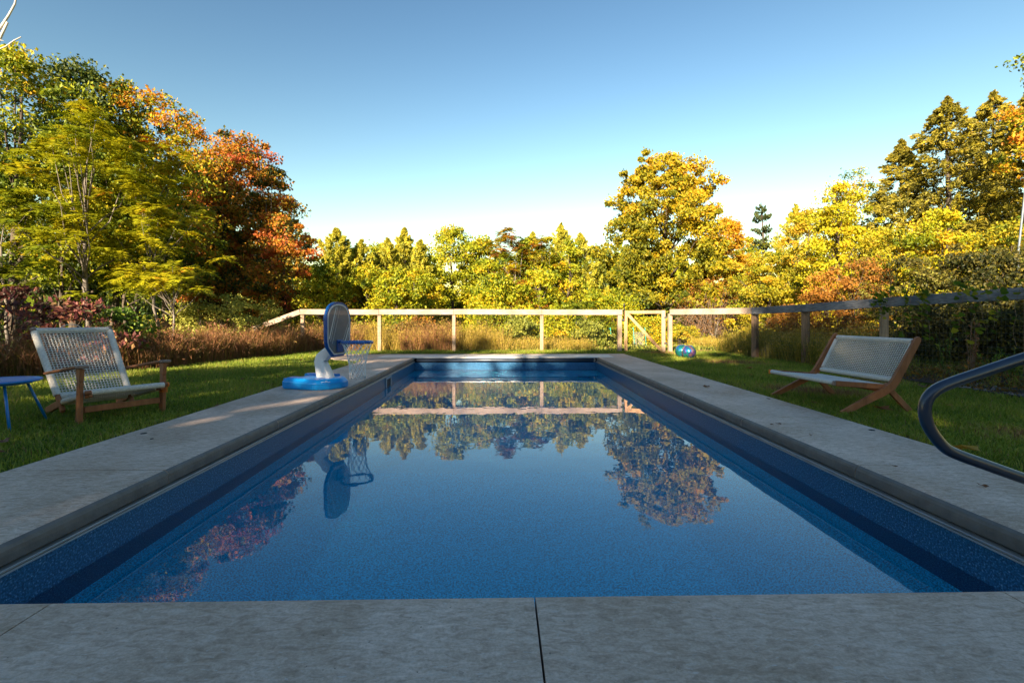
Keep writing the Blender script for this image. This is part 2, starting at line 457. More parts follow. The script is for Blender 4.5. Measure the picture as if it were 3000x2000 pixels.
M['f_yellow'] = foliage('leaves_yellow', [(0, GRN), (0.25, (0.20, 0.21, 0.012)), (0.6, (0.42, 0.34, 0.015)), (1, (0.55, 0.30, 0.02))])
M['f_pine'] = foliage('needles_pine', [(0, (0.07, 0.09, 0.015)), (0.5, (0.33, 0.33, 0.03)), (1, (0.60, 0.50, 0.04))], transl=0.35)
M['f_spruce'] = foliage('needles_spruce', [(0, (0.045, 0.05, 0.010)), (0.5, (0.24, 0.21, 0.02)), (0.9, (0.46, 0.36, 0.025)), (1, (0.56, 0.36, 0.06))], transl=0.3)
M['f_spruce_dark'] = foliage('needles_dark', [(0, (0.012, 0.022, 0.008)), (0.6, (0.04, 0.06, 0.014)), (1, (0.10, 0.11, 0.02))], transl=0.15)
M['f_dogwood'] = foliage('leaves_dogwood', [(0, (0.04, 0.07, 0.012)), (0.25, (0.07, 0.03, 0.025)), (0.55, (0.16, 0.04, 0.04)), (0.8, (0.28, 0.11, 0.07)), (1, (0.34, 0.24, 0.08))], transl=0.3)
M['f_rusty'] = foliage('leaves_rusty', [(0, (0.06, 0.05, 0.012)), (0.4, (0.19, 0.10, 0.02)), (0.75, (0.36, 0.14, 0.02)), (1, (0.42, 0.22, 0.03))])
M['f_hedge'] = foliage('leaves_hedge', [(0, (0.014, 0.022, 0.006)), (0.45, (0.05, 0.055, 0.012)), (0.8, (0.15, 0.12, 0.02)), (1, (0.24, 0.24, 0.04))])
M['f_vine'] = foliage('leaves_vine', [(0, (0.05, 0.10, 0.015)), (0.6, (0.14, 0.24, 0.025)), (1, (0.36, 0.34, 0.03))], transl=0.4)
M['f_paleshrub'] = foliage('leaves_pale_shrub', [(0, (0.08, 0.11, 0.02)), (0.5, (0.26, 0.28, 0.04)), (1, (0.45, 0.42, 0.08))])
M['g_lawn'] = foliage('grass_blades', [(0, (0.065, 0.105, 0.010)), (0.40, (0.165, 0.235, 0.018)), (0.70, (0.32, 0.33, 0.04)), (0.90, (0.28, 0.21, 0.07)), (1, (0.22, 0.11, 0.05))], transl=0.3)
M['g_tall'] = foliage('tall_grass_russet', [(0, (0.05, 0.045, 0.012)), (0.3, (0.15, 0.12, 0.02)), (0.6, (0.24, 0.10, 0.045)), (0.85, (0.34, 0.16, 0.08)), (1, (0.42, 0.28, 0.08))], transl=0.3)
M['g_gold'] = foliage('tall_grass_golden', [(0, (0.07, 0.09, 0.012)), (0.35, (0.22, 0.20, 0.02)), (0.7, (0.42, 0.30, 0.04)), (1, (0.50, 0.34, 0.10))], transl=0.3)
M['f_fall'] = foliage('fallen_leaf', [(0, (0.10, 0.035, 0.02)), (0.5, (0.22, 0.09, 0.03)), (1, (0.42, 0.25, 0.03))], transl=0.2)

# ------------------------------------------------------------------ ground, deck, pool
PXL, PXR = -2.232, 2.44           # upper edges of the coping
WL, WR = -2.19, 2.39              # liner walls
Y0, Y1 = 1.755, 12.05              # near and far walls
WATER = -0.31
DL, DR = -3.233, 3.375            # outer edges of the deck
YF = 13.2

def terrain_z(x, y):
    z = np.full(np.shape(x), -0.025)
    f = np.clip((y - 15.0) / 22.0, 0, 1)
    z = z - 1.25 * f * f * (3 - 2 * f)
    g = np.clip((-x - 8.5) / 12.0, 0, 1)
    z = z - 0.9 * g * g * (3 - 2 * g)
    h = np.clip((x - 5.6) / 1.5, 0, 1) * np.clip((12.5 - y) / 4.0, 0, 1)
    z = z + 0.14 * h * h
    far = np.clip((np.hypot(x, y) - 45) / 200.0, 0, 1)
    return z - 3.0 * far

def make_ground():
    xs = sorted(set([-900, -400, -200, -120, -80, -60, -45] + list(np.arange(-36, -8, 2.0)) + list(np.arange(-8, 9, 0.5)) + [DL, DR] + list(np.arange(9, 40, 2.0)) + [50, 70, 100, 160, 260, 400, 900]))
    ys = sorted(set([-900, -400, -200, -100, -60, -40, -30, -20, -12, -8, -4] + list(np.arange(-3, 16, 0.5)) + [YF] + list(np.arange(16, 60, 2.0)) + [70, 90, 130, 200, 320, 500, 900]))
    X, Y = np.meshgrid(xs, ys, indexing='ij')
    Z = terrain_z(X, Y)
    V = np.stack([X, Y, Z], -1).reshape(-1, 3)
    nx, ny = len(xs), len(ys)
    fs = []
    for i in range(nx - 1):
        for j in range(ny - 1):
            cx = (xs[i] + xs[i + 1]) / 2; cy = (ys[j] + ys[j + 1]) / 2
            if DL < cx < DR and -4 < cy < YF: continue
            fs.append((i * ny + j, (i + 1) * ny + j, (i + 1) * ny + j + 1, i * ny + j + 1))
    o = np_mesh('ground', V, np.array(fs), M['ground'], smooth=True)
    tag(o, kind='structure')
make_ground()

deck = empty('pool_deck', kind='structure')
NOSE = [(0.0, -0.02)] + [(0.042 * math.sin(a) + 0.0, -0.045 + 0.045 * math.cos(a) - 0.0) for a in (0.5, 0.9, 1.25, 1.57)] + [(0.042, -0.075), (0.030, -0.09)]
def slab_long(x_out, x_in, y0, y1, jitter=0.0):
    """slab with the rolled nose along x_in, running along y"""
    s = 1 if x_in > x_out else -1
    prof = [(x_out, -0.10), (x_out, 0.0), (x_in, 0.0)]
    prof += [(x_in + s * 0.012, -0.003), (x_in + s * 0.030, -0.014), (x_in + s * 0.039, -0.030), (x_in + s * 0.042, -0.050), (x_in + s * 0.042, -0.085), (x_in + s * 0.034, -0.094), (x_in, -0.10)]
    g = 0.003
    vs = []; n = len(prof)
    for y in (y0 + g, y1 - g):
        vs += [(px, y, pz + jitter) for px, pz in prof]
    fs = [tuple(range(n)), tuple(range(2 * n - 1, n - 1, -1))] + [(i, i + n, (i + 1) % n + n, (i + 1) % n) for i in range(n)]
    m = MB(); m.add(vs, fs)
    o = m.build('slab', M['concrete'], deck)
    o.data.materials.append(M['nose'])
    bm = bmesh.new(); bm.from_mesh(o.data)
    bmesh.ops.recalc_face_normals(bm, faces=list(bm.faces)); bm.to_mesh(o.data); bm.free()
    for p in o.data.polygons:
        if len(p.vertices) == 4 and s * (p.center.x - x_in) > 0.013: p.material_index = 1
    return o
ysl = [1.70, 3.2, 4.75, 6.3, 7.85, 9.4, 10.95, 12.04]
for a, b_ in zip(ysl[:-1], ysl[1:]):
    slab_long(DL, PXL, a, b_, random.uniform(-0.0015, 0.0005))
    slab_long(DR, PXR, a, b_, random.uniform(-0.0015, 0.0005))
# near slabs: nose towards +y
def slab_near(x0, x1, jit=0.0):
    y_in = 1.705
    prof = [(-1.2, -0.10), (-1.2, 0.0), (y_in, 0.0)]
    prof += [(y_in + 0.012, -0.003), (y_in + 0.030, -0.014), (y_in + 0.039, -0.030), (y_in + 0.042, -0.050), (y_in + 0.042, -0.085), (y_in + 0.034, -0.094), (y_in, -0.10)]
    n = len(prof); g = 0.0035
    vs = []
    for x in (x0 + g, x1 - g):
        vs += [(x, py, pz + jit) for py, pz in prof]
    fs = [tuple(range(n)), tuple(range(2 * n - 1, n - 1, -1))] + [(i, i + n, (i + 1) % n + n, (i + 1) % n) for i in range(n)]
    m = MB(); m.add(vs, fs); o = m.build('slab', M['concrete'], deck)
    bm = bmesh.new(); bm.from_mesh(o.data)
    bmesh.ops.recalc_face_normals(bm, faces=list(bm.faces)); bm.to_mesh(o.data); bm.free()
for x0, x1 in ((PXL, -1.58), (-1.58, 0.118), (0.118, 1.83), (1.83, PXR)):
    slab_near(x0, x1, random.uniform(-0.001, 0.0))
def flat_slab(x0, x1, y0, y1, z=0.0, name='slab'):
    m = MB(); m.box(x0 + 0.003, x1 - 0.003, y0 + 0.003, y1 - 0.003, -0.10, z, 0.004)
    return m.build(name, M['concrete'], deck)
for y0_, y1_ in ((-1.2, 1.70), (-4.0, -1.2)):
    flat_slab(DL, PXL, y0_, y1_, -0.001); flat_slab(PXR, DR, y0_, y1_, -0.001)
for x0, x1 in ((PXL, -1.58), (-1.58, 0.118), (0.118, 1.83), (1.83, PXR)):
    flat_slab(x0, x1, -4.0, -1.2, -0.0005)
# far slabs round the cover box
for x0, x1 in ((DL, -1.7), (-1.7, 0.1), (0.1, 1.8), (1.8, DR)):
    flat_slab(x0, x1, 12.78, YF)
flat_slab(DL, -3.12, 12.04, 12.78); flat_slab(2.86, DR, 12.04, 12.78)
# the widened corner of the deck at the far left
m = MB(); m.prism([(0, 0), (0, 1.95), (-1.0, 1.95), (-1.25, 1.6), (-1.2, 1.0), (-0.75, 0.35)], (DL - 0.003, 11.25, -0.10), (1, 0, 0), (0, 1, 0), (0, 0, 0.098), 0.004, 1)
m.build('slab', M['concrete'], deck)
m = MB(); m.box(DL + 0.01, -2.20, -3.9, 13.1, -0.6, -0.105).box(2.40, DR - 0.01, -3.9, 13.1, -0.6, -0.105).box(-2.20, 2.40, -3.9, 1.735, -0.6, -0.105)
m.build('foundation', M['dark'], deck)

# pool shell
pool = empty('swimming_pool', label='rectangular in-ground pool with speckled dark blue liner set in grey concrete deck', cat='swimming pool')
pool.pop('category'); pool.pop('label'); pool['kind'] = 'structure'
def shell():
    WZ = [(-0.128, 0.0), (-0.59, 0.0), (-0.68, 0.05), (-0.80, 0.16), (-1.15, 0.55), (-1.35, 0.85)]
    rings = []
    for z, k in WZ:
        rings.append([(WL + k, Y0 + 0.0 + k * 0.4, z), (WR - k, Y0 + k * 0.4, z), (WR - k, Y1 - k, z), (WL + k, Y1 - k, z)])
    vs = [p for r in rings for p in r]
    names = ['wall_liner'] * 4
    for s in range(4):
        m = MB(); v = []; f = []
        for i, r in enumerate(rings):
            v += [r[s], r[(s + 1) % 4]]
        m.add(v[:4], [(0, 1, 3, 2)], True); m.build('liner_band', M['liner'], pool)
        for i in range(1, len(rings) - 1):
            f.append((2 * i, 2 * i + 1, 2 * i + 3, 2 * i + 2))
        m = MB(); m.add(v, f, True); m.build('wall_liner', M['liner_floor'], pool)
    r = rings[-1]
    yb = 5.1; xl, xr = r[0][0], r[1][0]; yn, yf = r[0][1], r[2][1]; z = r[0][2]
    v = [(xl, yn, z), (xr, yn, z), (xr, yb, z), (xl, yb, z), (xl + .5, yb + 1.7, z - .75), (xr - .5, yb + 1.7, z - .75), (xr - .5, yf - .9, z - .75), (xl + .5, yf - .9, z - .75), (xr, yf, z), (xl, yf, z)]
    m = MB(); m.add(v, [(0, 1, 2, 3), (3, 2, 5, 4), (4, 5, 6, 7), (2, 8, 6, 5), (8, 9, 7, 6), (9, 3, 4, 7)]); m.build('floor_liner', M['liner_floor'], pool)
shell()
# corner seats at the far end
for s in (-1, 1):
    x = WL if s < 0 else WR
    m = MB()
    poly = [(0, 0), (1.35, 0), (1.2, -0.18), (0.85, -0.34), (0.55, -0.55), (0.42, -1.1), (0, -1.1)]
    m.prism([(p[0] * -s, p[1]) for p in poly], (x + 0.004 * -s, Y1 - 0.004, -1.1), (1, 0, 0), (0, 1, 0), (0, 0, 0.62), 0.03)
    m.build('corner_seat', M['liner_floor'], pool)
# aluminium cover tracks under the coping
for s, x, xo in ((1, WL, -2.30), (-1, WR, 2.46)):
    m = MB()
    ya, yb = 1.745, 12.04
    m.box(min(xo, x + 0.020 * s), max(xo, x + 0.020 * s), ya, yb, -0.1075, -0.1005, 0.0015)
    m.box(min(xo, x + 0.012 * s), max(xo, x + 0.012 * s), ya, yb, -0.1165, -0.1095, 0.0015)
    m.box(min(xo, x + 0.018 * s), max(xo, x + 0.018 * s), ya, yb, -0.1275, -0.1180, 0.0015)
    m.build('cover_track', M['alu'], pool)
# cover box at the far end: lid, recess, roller
m = MB(); m.box(-3.11, 2.85, 12.06, 12.775, -0.020, 0.006, 0.004); m.build('cover_box_lid', M['lid'], pool)
m = MB()
m.add([(WL - .08, 12.06, -0.135), (WR + .08, 12.06, -0.135), (WR + .08, 12.75, -0.135), (WL - .08, 12.75, -0.135),
       (WL - .08, 12.75, -0.022), (WR + .08, 12.75, -0.022), (WL - .08, 12.06, -0.022), (WR + .08, 12.06, -0.022)],
      [(0, 1, 2, 3), (3, 2, 5, 4), (0, 3, 4, 6), (1, 7, 5, 2)])
m.build('cover_recess', M['dark'], pool)
m = MB(); m.tube([(WL + 0.05, 12.12, -0.075), (WR - 0.06, 12.12, -0.075)], 0.042, 16); m.build('cover_roller', M['cover'], pool)
m = MB(); m.box(WR - 0.055, WR - 0.03, 12.07, 12.16, -0.125, -0.03, 0.004).tube([(WR - 0.03, 12.12, -0.075), (WR + 0.0, 12.12, -0.075)], 0.015, 10)
m.build('roller_bracket', M['alu'], pool)
m = MB(); m.box(WL - 0.05, WR + 0.05, 12.052, 12.068, -0.140, -0.128, 0.002); m.build('liner_bead', M['rim_blue'], pool)
# skimmer mouth in the left wall
sk = MB()
for (ya, yb, za, zb) in ((9.05, 9.11, -0.39, -0.135), (9.44, 9.50, -0.39, -0.135), (9.11, 9.44, -0.175, -0.135), (9.11, 9.44, -0.39, -0.36)):
    sk.box(WL, WL + 0.022, ya, yb, za, zb, 0.004)
sk.build('skimmer_frame', M['lens'], pool)
m = MB(); m.box(WL, WL + 0.006, 9.11, 9.44, -0.36, -0.175); m.build('skimmer_mouth', M['dark'], pool)
m = MB()
pts = [Vector((WR - 0.012, 9.4 + 0.11 * math.cos(a), -0.75 + 0.11 * math.sin(a))) for a in np.linspace(0, 2 * math.pi, 24, endpoint=False)]
m.tube(pts, 0.012, 6, closed=True); m.add(pts, [tuple(range(24))]); m.build('pool_light', M['white_plastic'], pool)

m = MB()
m.add([(WL + 0.0005, Y0 + 0.0005, WATER), (WR - 0.0005, Y0 + 0.0005, WATER), (WR - 0.0005, Y1 - 0.0005, WATER), (WL + 0.0005, Y1 - 0.0005, WATER)], [(0, 1, 2, 3)])
tag(m.build('water', M['water']), kind='structure')

# deck anchors
for (px, py, lab) in ((421, 1269, 'small black deck anchor on left deck, nearer the lawn, below the armchair'),
                      (445, 1285, 'smaller worn deck spot on left deck, next to the black anchor'),
                      (2554, 1259, 'black deck anchor on right deck in front of the loveseat'),
                      (2251, 1167, 'black deck anchor on right deck beyond the loveseat')):
    p = ground(px, py)
    m = MB(); r = 0.026 if 'smaller' not in lab else 0.014
    m.tube([(p.x, p.y, -0.002), (p.x, p.y, 0.0035)], [r, r * 0.92], 16)
    o = m.build('deck_anchor', M['black']); tag(o, lab, 'deck anchor', 'brass and black anchors set in the deck')
    o['group'] = 'round anchors set in the deck'

# ------------------------------------------------------------------ lawn blades
def in_lawn(x, y):
    left = (x < DL - 0.01) & (x > -9.6 + 0.0 * y) & ~((x > -4.55) & (y > 11.2))
    bx = np.interp(y, [2, 7.7, 9.6, 13.3, 14.2], [-9.3, -8.3, -6.9, -5.9, -5.6])
    left &= x > bx
    right = (x > DR + 0.01)
    rx = np.interp(y, [0, 5.5, 7.0, 8.4, 10.4, 12.2, 14.2], [6.4, 6.3, 6.25, 6.35, 6.6, 6.5, 6.4])
    right &= x < rx
    far = (y > YF + 0.01) & (y < 14.6) & (x > bx) & (x < 6.4)
    return ((left | right) & (y < 14.6)) | far
def patch(x, y):
    return (np.sin(x * 1.7 + 1.3 * np.sin(y * 1.1)) + np.sin(y * 2.3 + 1.9 * np.sin(x * 0.9 + 2)) + np.sin(x * 4.1 + y * 3.3)) / 3
def blades(name, x, y, h, w, lean, mat, tint, zfun=terrain_z, seg2=True, parent=None):
    n = len(x)
    a = rng.uniform(0, 2 * np.pi, n)
    dx, dy = np.cos(a), np.sin(a)
    if not seg2:
        la = rng.uniform(0, 2 * np.pi, n); z = zfun(x, y)
        V = np.stack([np.stack([x - dx * w / 2, y - dy * w / 2, z - 0.01], -1), np.stack([x + dx * w / 2, y + dy * w / 2, z - 0.01], -1),
                      np.stack([x + np.cos(la) * lean * h, y + np.sin(la) * lean * h, z + h * (1 - .25 * lean)], -1)], 1).reshape(-1, 3)
        return np_mesh(name, V, np.arange(3 * n).reshape(-1, 3), mat, parent, np.repeat(tint, 3))
    la = rng.uniform(0, 2 * np.pi, n); lx, ly = np.cos(la) * lean * h, np.sin(la) * lean * h
    z = zfun(x, y)
    V = np.zeros((n, 5, 3), np.float32)
    V[:, 0] = np.stack([x - dx * w / 2, y - dy * w / 2, z - 0.01], -1)
    V[:, 1] = np.stack([x + dx * w / 2, y + dy * w / 2, z - 0.01], -1)
    V[:, 2] = np.stack([x + dx * w * .38 + lx * .35, y + dy * w * .38 + ly * .35, z + h * .55], -1)
    V[:, 3] = np.stack([x - dx * w * .38 + lx * .35, y - dy * w * .38 + ly * .35, z + h * .55], -1)
    V[:, 4] = np.stack([x + lx, y + ly, z + h * (1 - 0.25 * lean)], -1)
    b = np.arange(n)[:, None] * 5
    Fq = np.concatenate([b + 0, b + 1, b + 2, b + 3], 1)
    Ft = np.concatenate([b + 3, b + 2, b + 4, b + 4], 1)
    # quads and tris: use quads for the base, degenerate-free tris as separate triangles
    me = bpy.data.meshes.new(name)
    me.vertices.add(n * 5); me.vertices.foreach_set('co', V.ravel())
    loops = np.concatenate([Fq.ravel(), Ft[:, :3].ravel()]).astype(np.int32)
    me.loops.add(len(loops)); me.loops.foreach_set('vertex_index', loops)
    me.polygons.add(2 * n)
    ls = np.concatenate([np.arange(n) * 4, n * 4 + np.arange(n) * 3]).astype(np.int32)
    me.polygons.foreach_set('loop_start', ls)
    me.polygons.foreach_set('loop_total', np.concatenate([np.full(n, 4), np.full(n, 3)]).astype(np.int32))
    at_ = me.attributes.new('tint', 'FLOAT', 'POINT')
    at_.data.foreach_set('value', np.repeat(tint, 5).astype(np.float32))
    me.materials.append(mat)
    me.update(calc_edges=True)
    o = bpy.data.objects.new(name, me); COL.objects.link(o)
    if parent: o.parent = parent
    return o
def lawn():
    X = []; Y = []
    for (xa, xb, ya, yb, dens) in ((-9.5, DL, 2.0, 6.5, 3200), (-9, DL, 6.5, 10, 1900), (-7.5, DL, 10, 14.6, 1200), (DR, 6.6, 2.0, 6.5, 3800), (DR, 6.8, 6.5, 10, 2000), (DR, 6.8, 10, 14.6, 1300), (DL, DR, YF, 14.6, 1300)):
        n = int((xb - xa) * (yb - ya) * dens)
        X.append(rng.uniform(xa, xb, n)); Y.append(rng.uniform(ya, yb, n))
    X = np.concatenate(X); Y = np.concatenate(Y)
    ok = in_lawn(X, Y); X = X[ok]; Y = Y[ok]
    d = np.hypot(X, Y)
    n = len(X)
    P = patch(X, Y)
    edge = np.minimum(np.abs(X - DL), np.abs(X - DR))
    t = 0.40 + 0.20 * P + rng.normal(0, 0.17, n) + 0.25 * np.exp(-edge / 0.18) * rng.uniform(0, 1.2, n)
    bare = patch(X * 0.6 + 5, Y * 0.8 + 3)
    t = t + np.clip(bare - 0.35, 0, 1) * 1.1 * (X > 0)
    t = np.where(rng.uniform(0, 1, n) < 0.05, rng.uniform(0.85, 1, n), t)
    h = rng.uniform(0.03, 0.07, n) * (1 + 0.35 * P) * (1 + 0.25 * (d > 8))
    w = 0.0045 + 0.0006 * d
    w = w * rng.uniform(.7, 1.4, n); le = rng.uniform(0.2, 1.0, n); t = np.clip(t, 0, 1)
    k = d < 6.5
    tag(blades('lawn_grass', X[k], Y[k], h[k], w[k], le[k], M['g_lawn'], t[k]), 'short green lawn grass with brown patches growing round the pool deck', 'grass', kind='stuff')
    k = ~k
    tag(blades('lawn_grass', X[k], Y[k], h[k], w[k] * 1.3, le[k], M['g_lawn'], t[k], seg2=False), 'lawn grass farther off on both sides of the pool and before the back fence', 'grass', kind='stuff')
lawn()

# mulch bed along the right fence
bys = np.linspace(2.0, 10.4, 22)
left_e = np.interp(bys, [2, 5.5, 7, 8.4, 10.4], [6.38, 6.38, 6.36, 6.42, 6.6]) + 0.04 * np.sin(bys * 5)
vs = []; fs = []
for a_, y in zip(left_e, bys):
    for k in range(9):
        x = a_ + (8.6 - a_) * k / 8
        vs.append((x, y, float(terrain_z(np.array(x), np.array(y))) + 0.02 + (0.02 * math.sin(x * 7 + y * 5) if 0 < k < 8 else 0)))
for i_ in range(21):
    for k in range(8): fs.append((i_ * 9 + k, i_ * 9 + k + 1, (i_ + 1) * 9 + k + 1, (i_ + 1) * 9 + k))
m = MB(); m.add(vs, fs, True)
tag(m.build('mulch_bed', M['mulch']), kind='structure')
n = 260
sx = rng.uniform(6.38, 6.75, n); sy = rng.uniform(4.8, 6.6, n)
V = []; Fc = []
for i in range(n):
    r = rng.uniform(0.012, 0.045); z = float(terrain_z(np.array(sx[i]), np.array(sy[i]))) + 0.02
    k = len(V); pr = rng.uniform(.6, 1.3, 6)
    a0 = rng.uniform(0, 6)
    for j in range(5): V.append((sx[i] + r * pr[j] * math.cos(a0 + j * 1.256), sy[i] + r * .8 * pr[j] * math.sin(a0 + j * 1.256), z - 0.004))
    V.append((sx[i], sy[i], z + r * 0.45))
    for j in range(5): Fc.append((k + j, k + (j + 1) % 5, k + 5))
tag(np_mesh('pebbles', np.array(V), np.array(Fc), M['stone']), 'flat grey pebbles edging the mulch bed by the right fence', 'pebbles', kind='stuff')

# ------------------------------------------------------------------ fence
def gz(x, y): return float(terrain_z(np.array(x), np.array(y)))
fence = empty('fence', at(1500, 14.4), label='low post and board fence with wire mesh round the pool lawn', cat='fence')
inv = Matrix.Translation(-fence.location)
fence.location = (0, 0, 0)
def post(x, y, h, mat, w=0.115, parent=None, rz=0.0, name='post'):
    z = gz(x, y)
    m = MB(); m.bar((x, y, z - 0.1), (x, y, z + h), w, w, up=(math.cos(rz), math.sin(rz), 0), bev=0.006)
    return m.build(name, mat, parent)
def rail(p, q, mat, h=0.145, t=0.04, parent=None):
    m = MB(); p = Vector(p) + Vector((0, 0, random.uniform(-.004, .004))); q = Vector(q) + Vector((0, 0, random.uniform(-.004, .004)))
    side = (q - p).cross(Vector((0, 0, 1))).normalized()
    m.bar(p, q, t, h, up=(0, 0, 1), bev=0.005)
    return m.build('rail', mat, parent)
def mesh_panel(p, q, h, parent, off=0.0, sx=0.055, sz=0.10, w=0.0022):
    p = Vector(p); q = Vector(q); d = q - p; L = d.length; u = d.normalized()
    V = []; Fq = []
    nn = u.cross(Vector((0, 0, 1))).normalized()
    def strip(a, b, ww, axis):
        k = len(V)
        for s in (a, b):
            V.append(s - axis * ww / 2); V.append(s + axis * ww / 2); V.append(s + nn * ww)
        for i in range(3): Fq.append((k + i, k + (i + 1) % 3, k + 3 + (i + 1) % 3, k + 3 + i))
    nx = int(L / sx)
    for i in range(nx + 1):
        a = p + u * (i * sx)
        a = a + nn * 0.004 * math.sin(i * 0.7)
        strip(a, a + Vector((0, 0, h)), w, u)
    k = 0; z = 0.0
    while z < h:
        a = p + Vector((0, 0, z)); b = q + Vector((0, 0, z))
        strip(a, b, w, Vector((0, 0, 1)))
        z += sz * (0.5 + 0.5 * min(1, z / 0.5)) ; k += 1
    o = np_mesh('wire_mesh', np.array([tuple(v) for v in V]), np.array(Fq), M['wire'], parent)
    return o
DB = 14.42
back = [887, 1112, 1330, 1587, 1815]
bp_ = [at(px, DB) for px in back]
for i, p in enumerate(bp_):
    post(p.x, p.y, 1.13, M['fence_tan_z'], 0.10 if i < 4 else 0.12, fence)
def railz(x, y, top=1.255): return gz(x, y) + top - 0.0725 + 0.025
FR = 0.075
for i in range(len(bp_) - 1):
    a = bp_[i] + Vector((0, -FR, 0)); b = bp_[i + 1] + Vector((0, -FR, 0))
    if i in (1, 3):
        pass
    mesh_panel((a.x, a.y + 0.02, gz(a.x, a.y)), (b.x, b.y + 0.02, gz(b.x, b.y)), 1.12, fence)
# boards butt at the posts, each one a little out of line with the next
tops = [1.243, 1.236, 1.243, 1.236, 1.232]
for i in range(len(bp_) - 1):
    a = bp_[i]; b = bp_[i + 1]
    ax = a.x + (0.003 if i else -0.05); bx = b.x - 0.003 + (0.07 if i == 3 else 0)
    rail((ax, a.y - FR, tops[i] - 0.0725), (bx, b.y - FR, tops[i + 1] - 0.0725), M['fence_tan'], 0.158, 0.038, fence)
# run going down and away on the left
a = bp_[0]; b = at(748, 15.0); c = at(560, 16.6)
rail((a.x - 0.055, a.y - FR, 1.17), (b.x, b.y, height(962, 15.0)), M['fence_tan'], 0.15, 0.038, fence)
rail((b.x - 0.01, b.y + 0.01, height(962, 15.0)), (c.x, c.y, 0.18), M['fence_tan'], 0.15, 0.038, fence)
m = MB(); m.bar((b.x, b.y + 0.07, -0.9), (b.x, b.y + 0.07, height(962, 15.0) + 0.02), 0.1, 0.1); m.build('post', M['fence_tan_z'], fence)
# right of the gate
g2 = at(1963, 13.9); r1 = at(2212, 12.15); r2 = at(2360, 10.4); r3 = Vector((6.86, 8.45, 0)); r4 = Vector((7.18, 6.35, 0)); r5 = Vector((7.45, 4.3, 0)); r6 = Vector((7.7, 2.2, 0)); r7 = Vector((7.9, 0.0, 0)); r8 = Vector((8.1, -2.2, 0))
post(g2.x + .0, g2.y, 1.14, M['fence_tan_z'], 0.11, fence)
post(r1.x, r1.y, 1.12, M['post_brown'], 0.13, fence, 0.5)
post(r2.x, r2.y, 1.14, M['post_brown'], 0.14, fence, 0.8)
for r_ in (r3, r4, r5, r6, r7, r8):
    post(r_.x, r_.y, 1.13, M['post_brown'] if r_ is not r3 else M['fence_tan_z'], 0.10, fence, 0.1)
rail((g2.x - 0.03, g2.y - 0.075, 1.23 - 0.0725), (r1.x - 0.01, r1.y - 0.09, 1.247 - 0.075), M['fence_tan'], 0.158, 0.038, fence)
def off(p, k=0.09): return Vector((p.x - k, p.y - 0.02, 0))
seq = [(r1, 1.248), (r2, 1.285), (r3, 1.345), (r4, 1.41), (r5, 1.44), (r6, 1.46), (r7, 1.47), (r8, 1.47)]
for i in range(len(seq) - 1):
    a, za = seq[i]; b, zb = seq[i + 1]
    a = off(a); b = off(b); dd = (b - a).normalized() * 0.003
    rail((a.x + dd.x, a.y + dd.y, za - 0.08), (b.x - dd.x, b.y - dd.y, zb - 0.08), M['fence_grey'], 0.165, 0.038, fence)
    mesh_panel((a.x + 0.03, a.y, gz(a.x, a.y)), (b.x + 0.03, b.y, gz(b.x, b.y)), 1.15, fence)
mesh_panel((g2.x, g2.y - .055, gz(g2.x, g2.y)), (r1.x, r1.y - .07, gz(r1.x, r1.y)), 1.1, fence)

# gate
gl = at(1834, 14.38); gr = at(1944, 14.0)
gate = empty('garden_gate', (gl.x, gl.y, gz(gl.x, gl.y)), math.atan2(gr.y - gl.y, gr.x - gl.x), 'pale pine garden gate with a diagonal brace and wire mesh, in the back fence', 'gate')
GW = (gr - gl).length
m = MB(); m.bar((0, -0.03, 0.03), (0, -0.03, 1.235), 0.04, 0.095, up=(1, 0, 0)); m.build('stile', M['gate_pine'], gate)
m = MB(); m.bar((GW, -0.03, 0.0), (GW, -0.03, 1.235), 0.04, 0.11, up=(1, 0, 0)); m.build('stile', M['fence_tan_z'], gate)
m = MB(); m.bar((0.05, -0.032, 1.185), (GW - 0.057, -0.032, 1.185), 0.038, 0.092); m.build('top_rail', M['gate_pine'], gate)
m = MB(); m.bar((0.05, -0.050, 1.13), (GW - 0.05, -0.050, 0.05), 0.03, 0.085, up=(0, 0, 1)); m.build('diagonal_brace', M['gate_pine'], gate)
mesh_panel((0.03, -0.008, 0.0), (GW - 0.03, -0.008, 0.0), 1.18, gate)
m = MB(); m.tube([(-0.045, -0.075, 0.92), (-0.045, -0.075, 1.25), (-0.045, -0.075, 1.33)], 0.016, 10)
m.tube([(-0.045, -0.075, 1.33), (-0.045, -0.075, 1.345), (-0.045, -0.075, 1.43), (-0.045, -0.075, 1.45)], [0.016, 0.024, 0.024, 0.012], 10)
m.box(-0.12, -0.03, -0.10, -0.055, 0.93, 0.985, 0.005)
m.build('magnetic_latch', M['black'], gate)
for z in (0.25, 1.0):
    m = MB(); m.box(GW + 0.02, GW + 0.1, -0.06, -0.05, z, z + 0.05, 0.003); m.build('hinge', M['black'], gate)

# garden stakes with fine netting beyond the fence
st = []
for px, top, lab in ((1768, 965, 'leftmost'), (1788, 963, 'second from the left'), (1855, 962, 'third from the left'), (1889, 976, 'rightmost')):
    p = at(px, 17.2); z = gz(p.x, p.y)
    m = MB(); lean = 0.05 if px != 1768 else 0.0
    m.tube([(p.x + 0.06, p.y, z - 0.1), (p.x + 0.0, p.y, z + 0.7), (p.x - lean, p.y, height(top, 17.2))], 0.011, 6)
    tag(m.build('garden_stake', M['teal']), 'thin teal stake beyond the fence, %s of four by the gate' % lab, 'garden stake', 'teal garden stakes beyond the gate')
    st.append(p)
m = None
np_o = mesh_panel((st[2].x, st[2].y, gz(st[2].x, st[2].y)), (st[3].x, st[3].y, gz(st[3].x, st[3].y)), 0.55, None, sx=0.03, sz=0.04, w=0.003)
np_o.name = 'plant_netting'; np_o.data.materials[0] = M['white_wood']
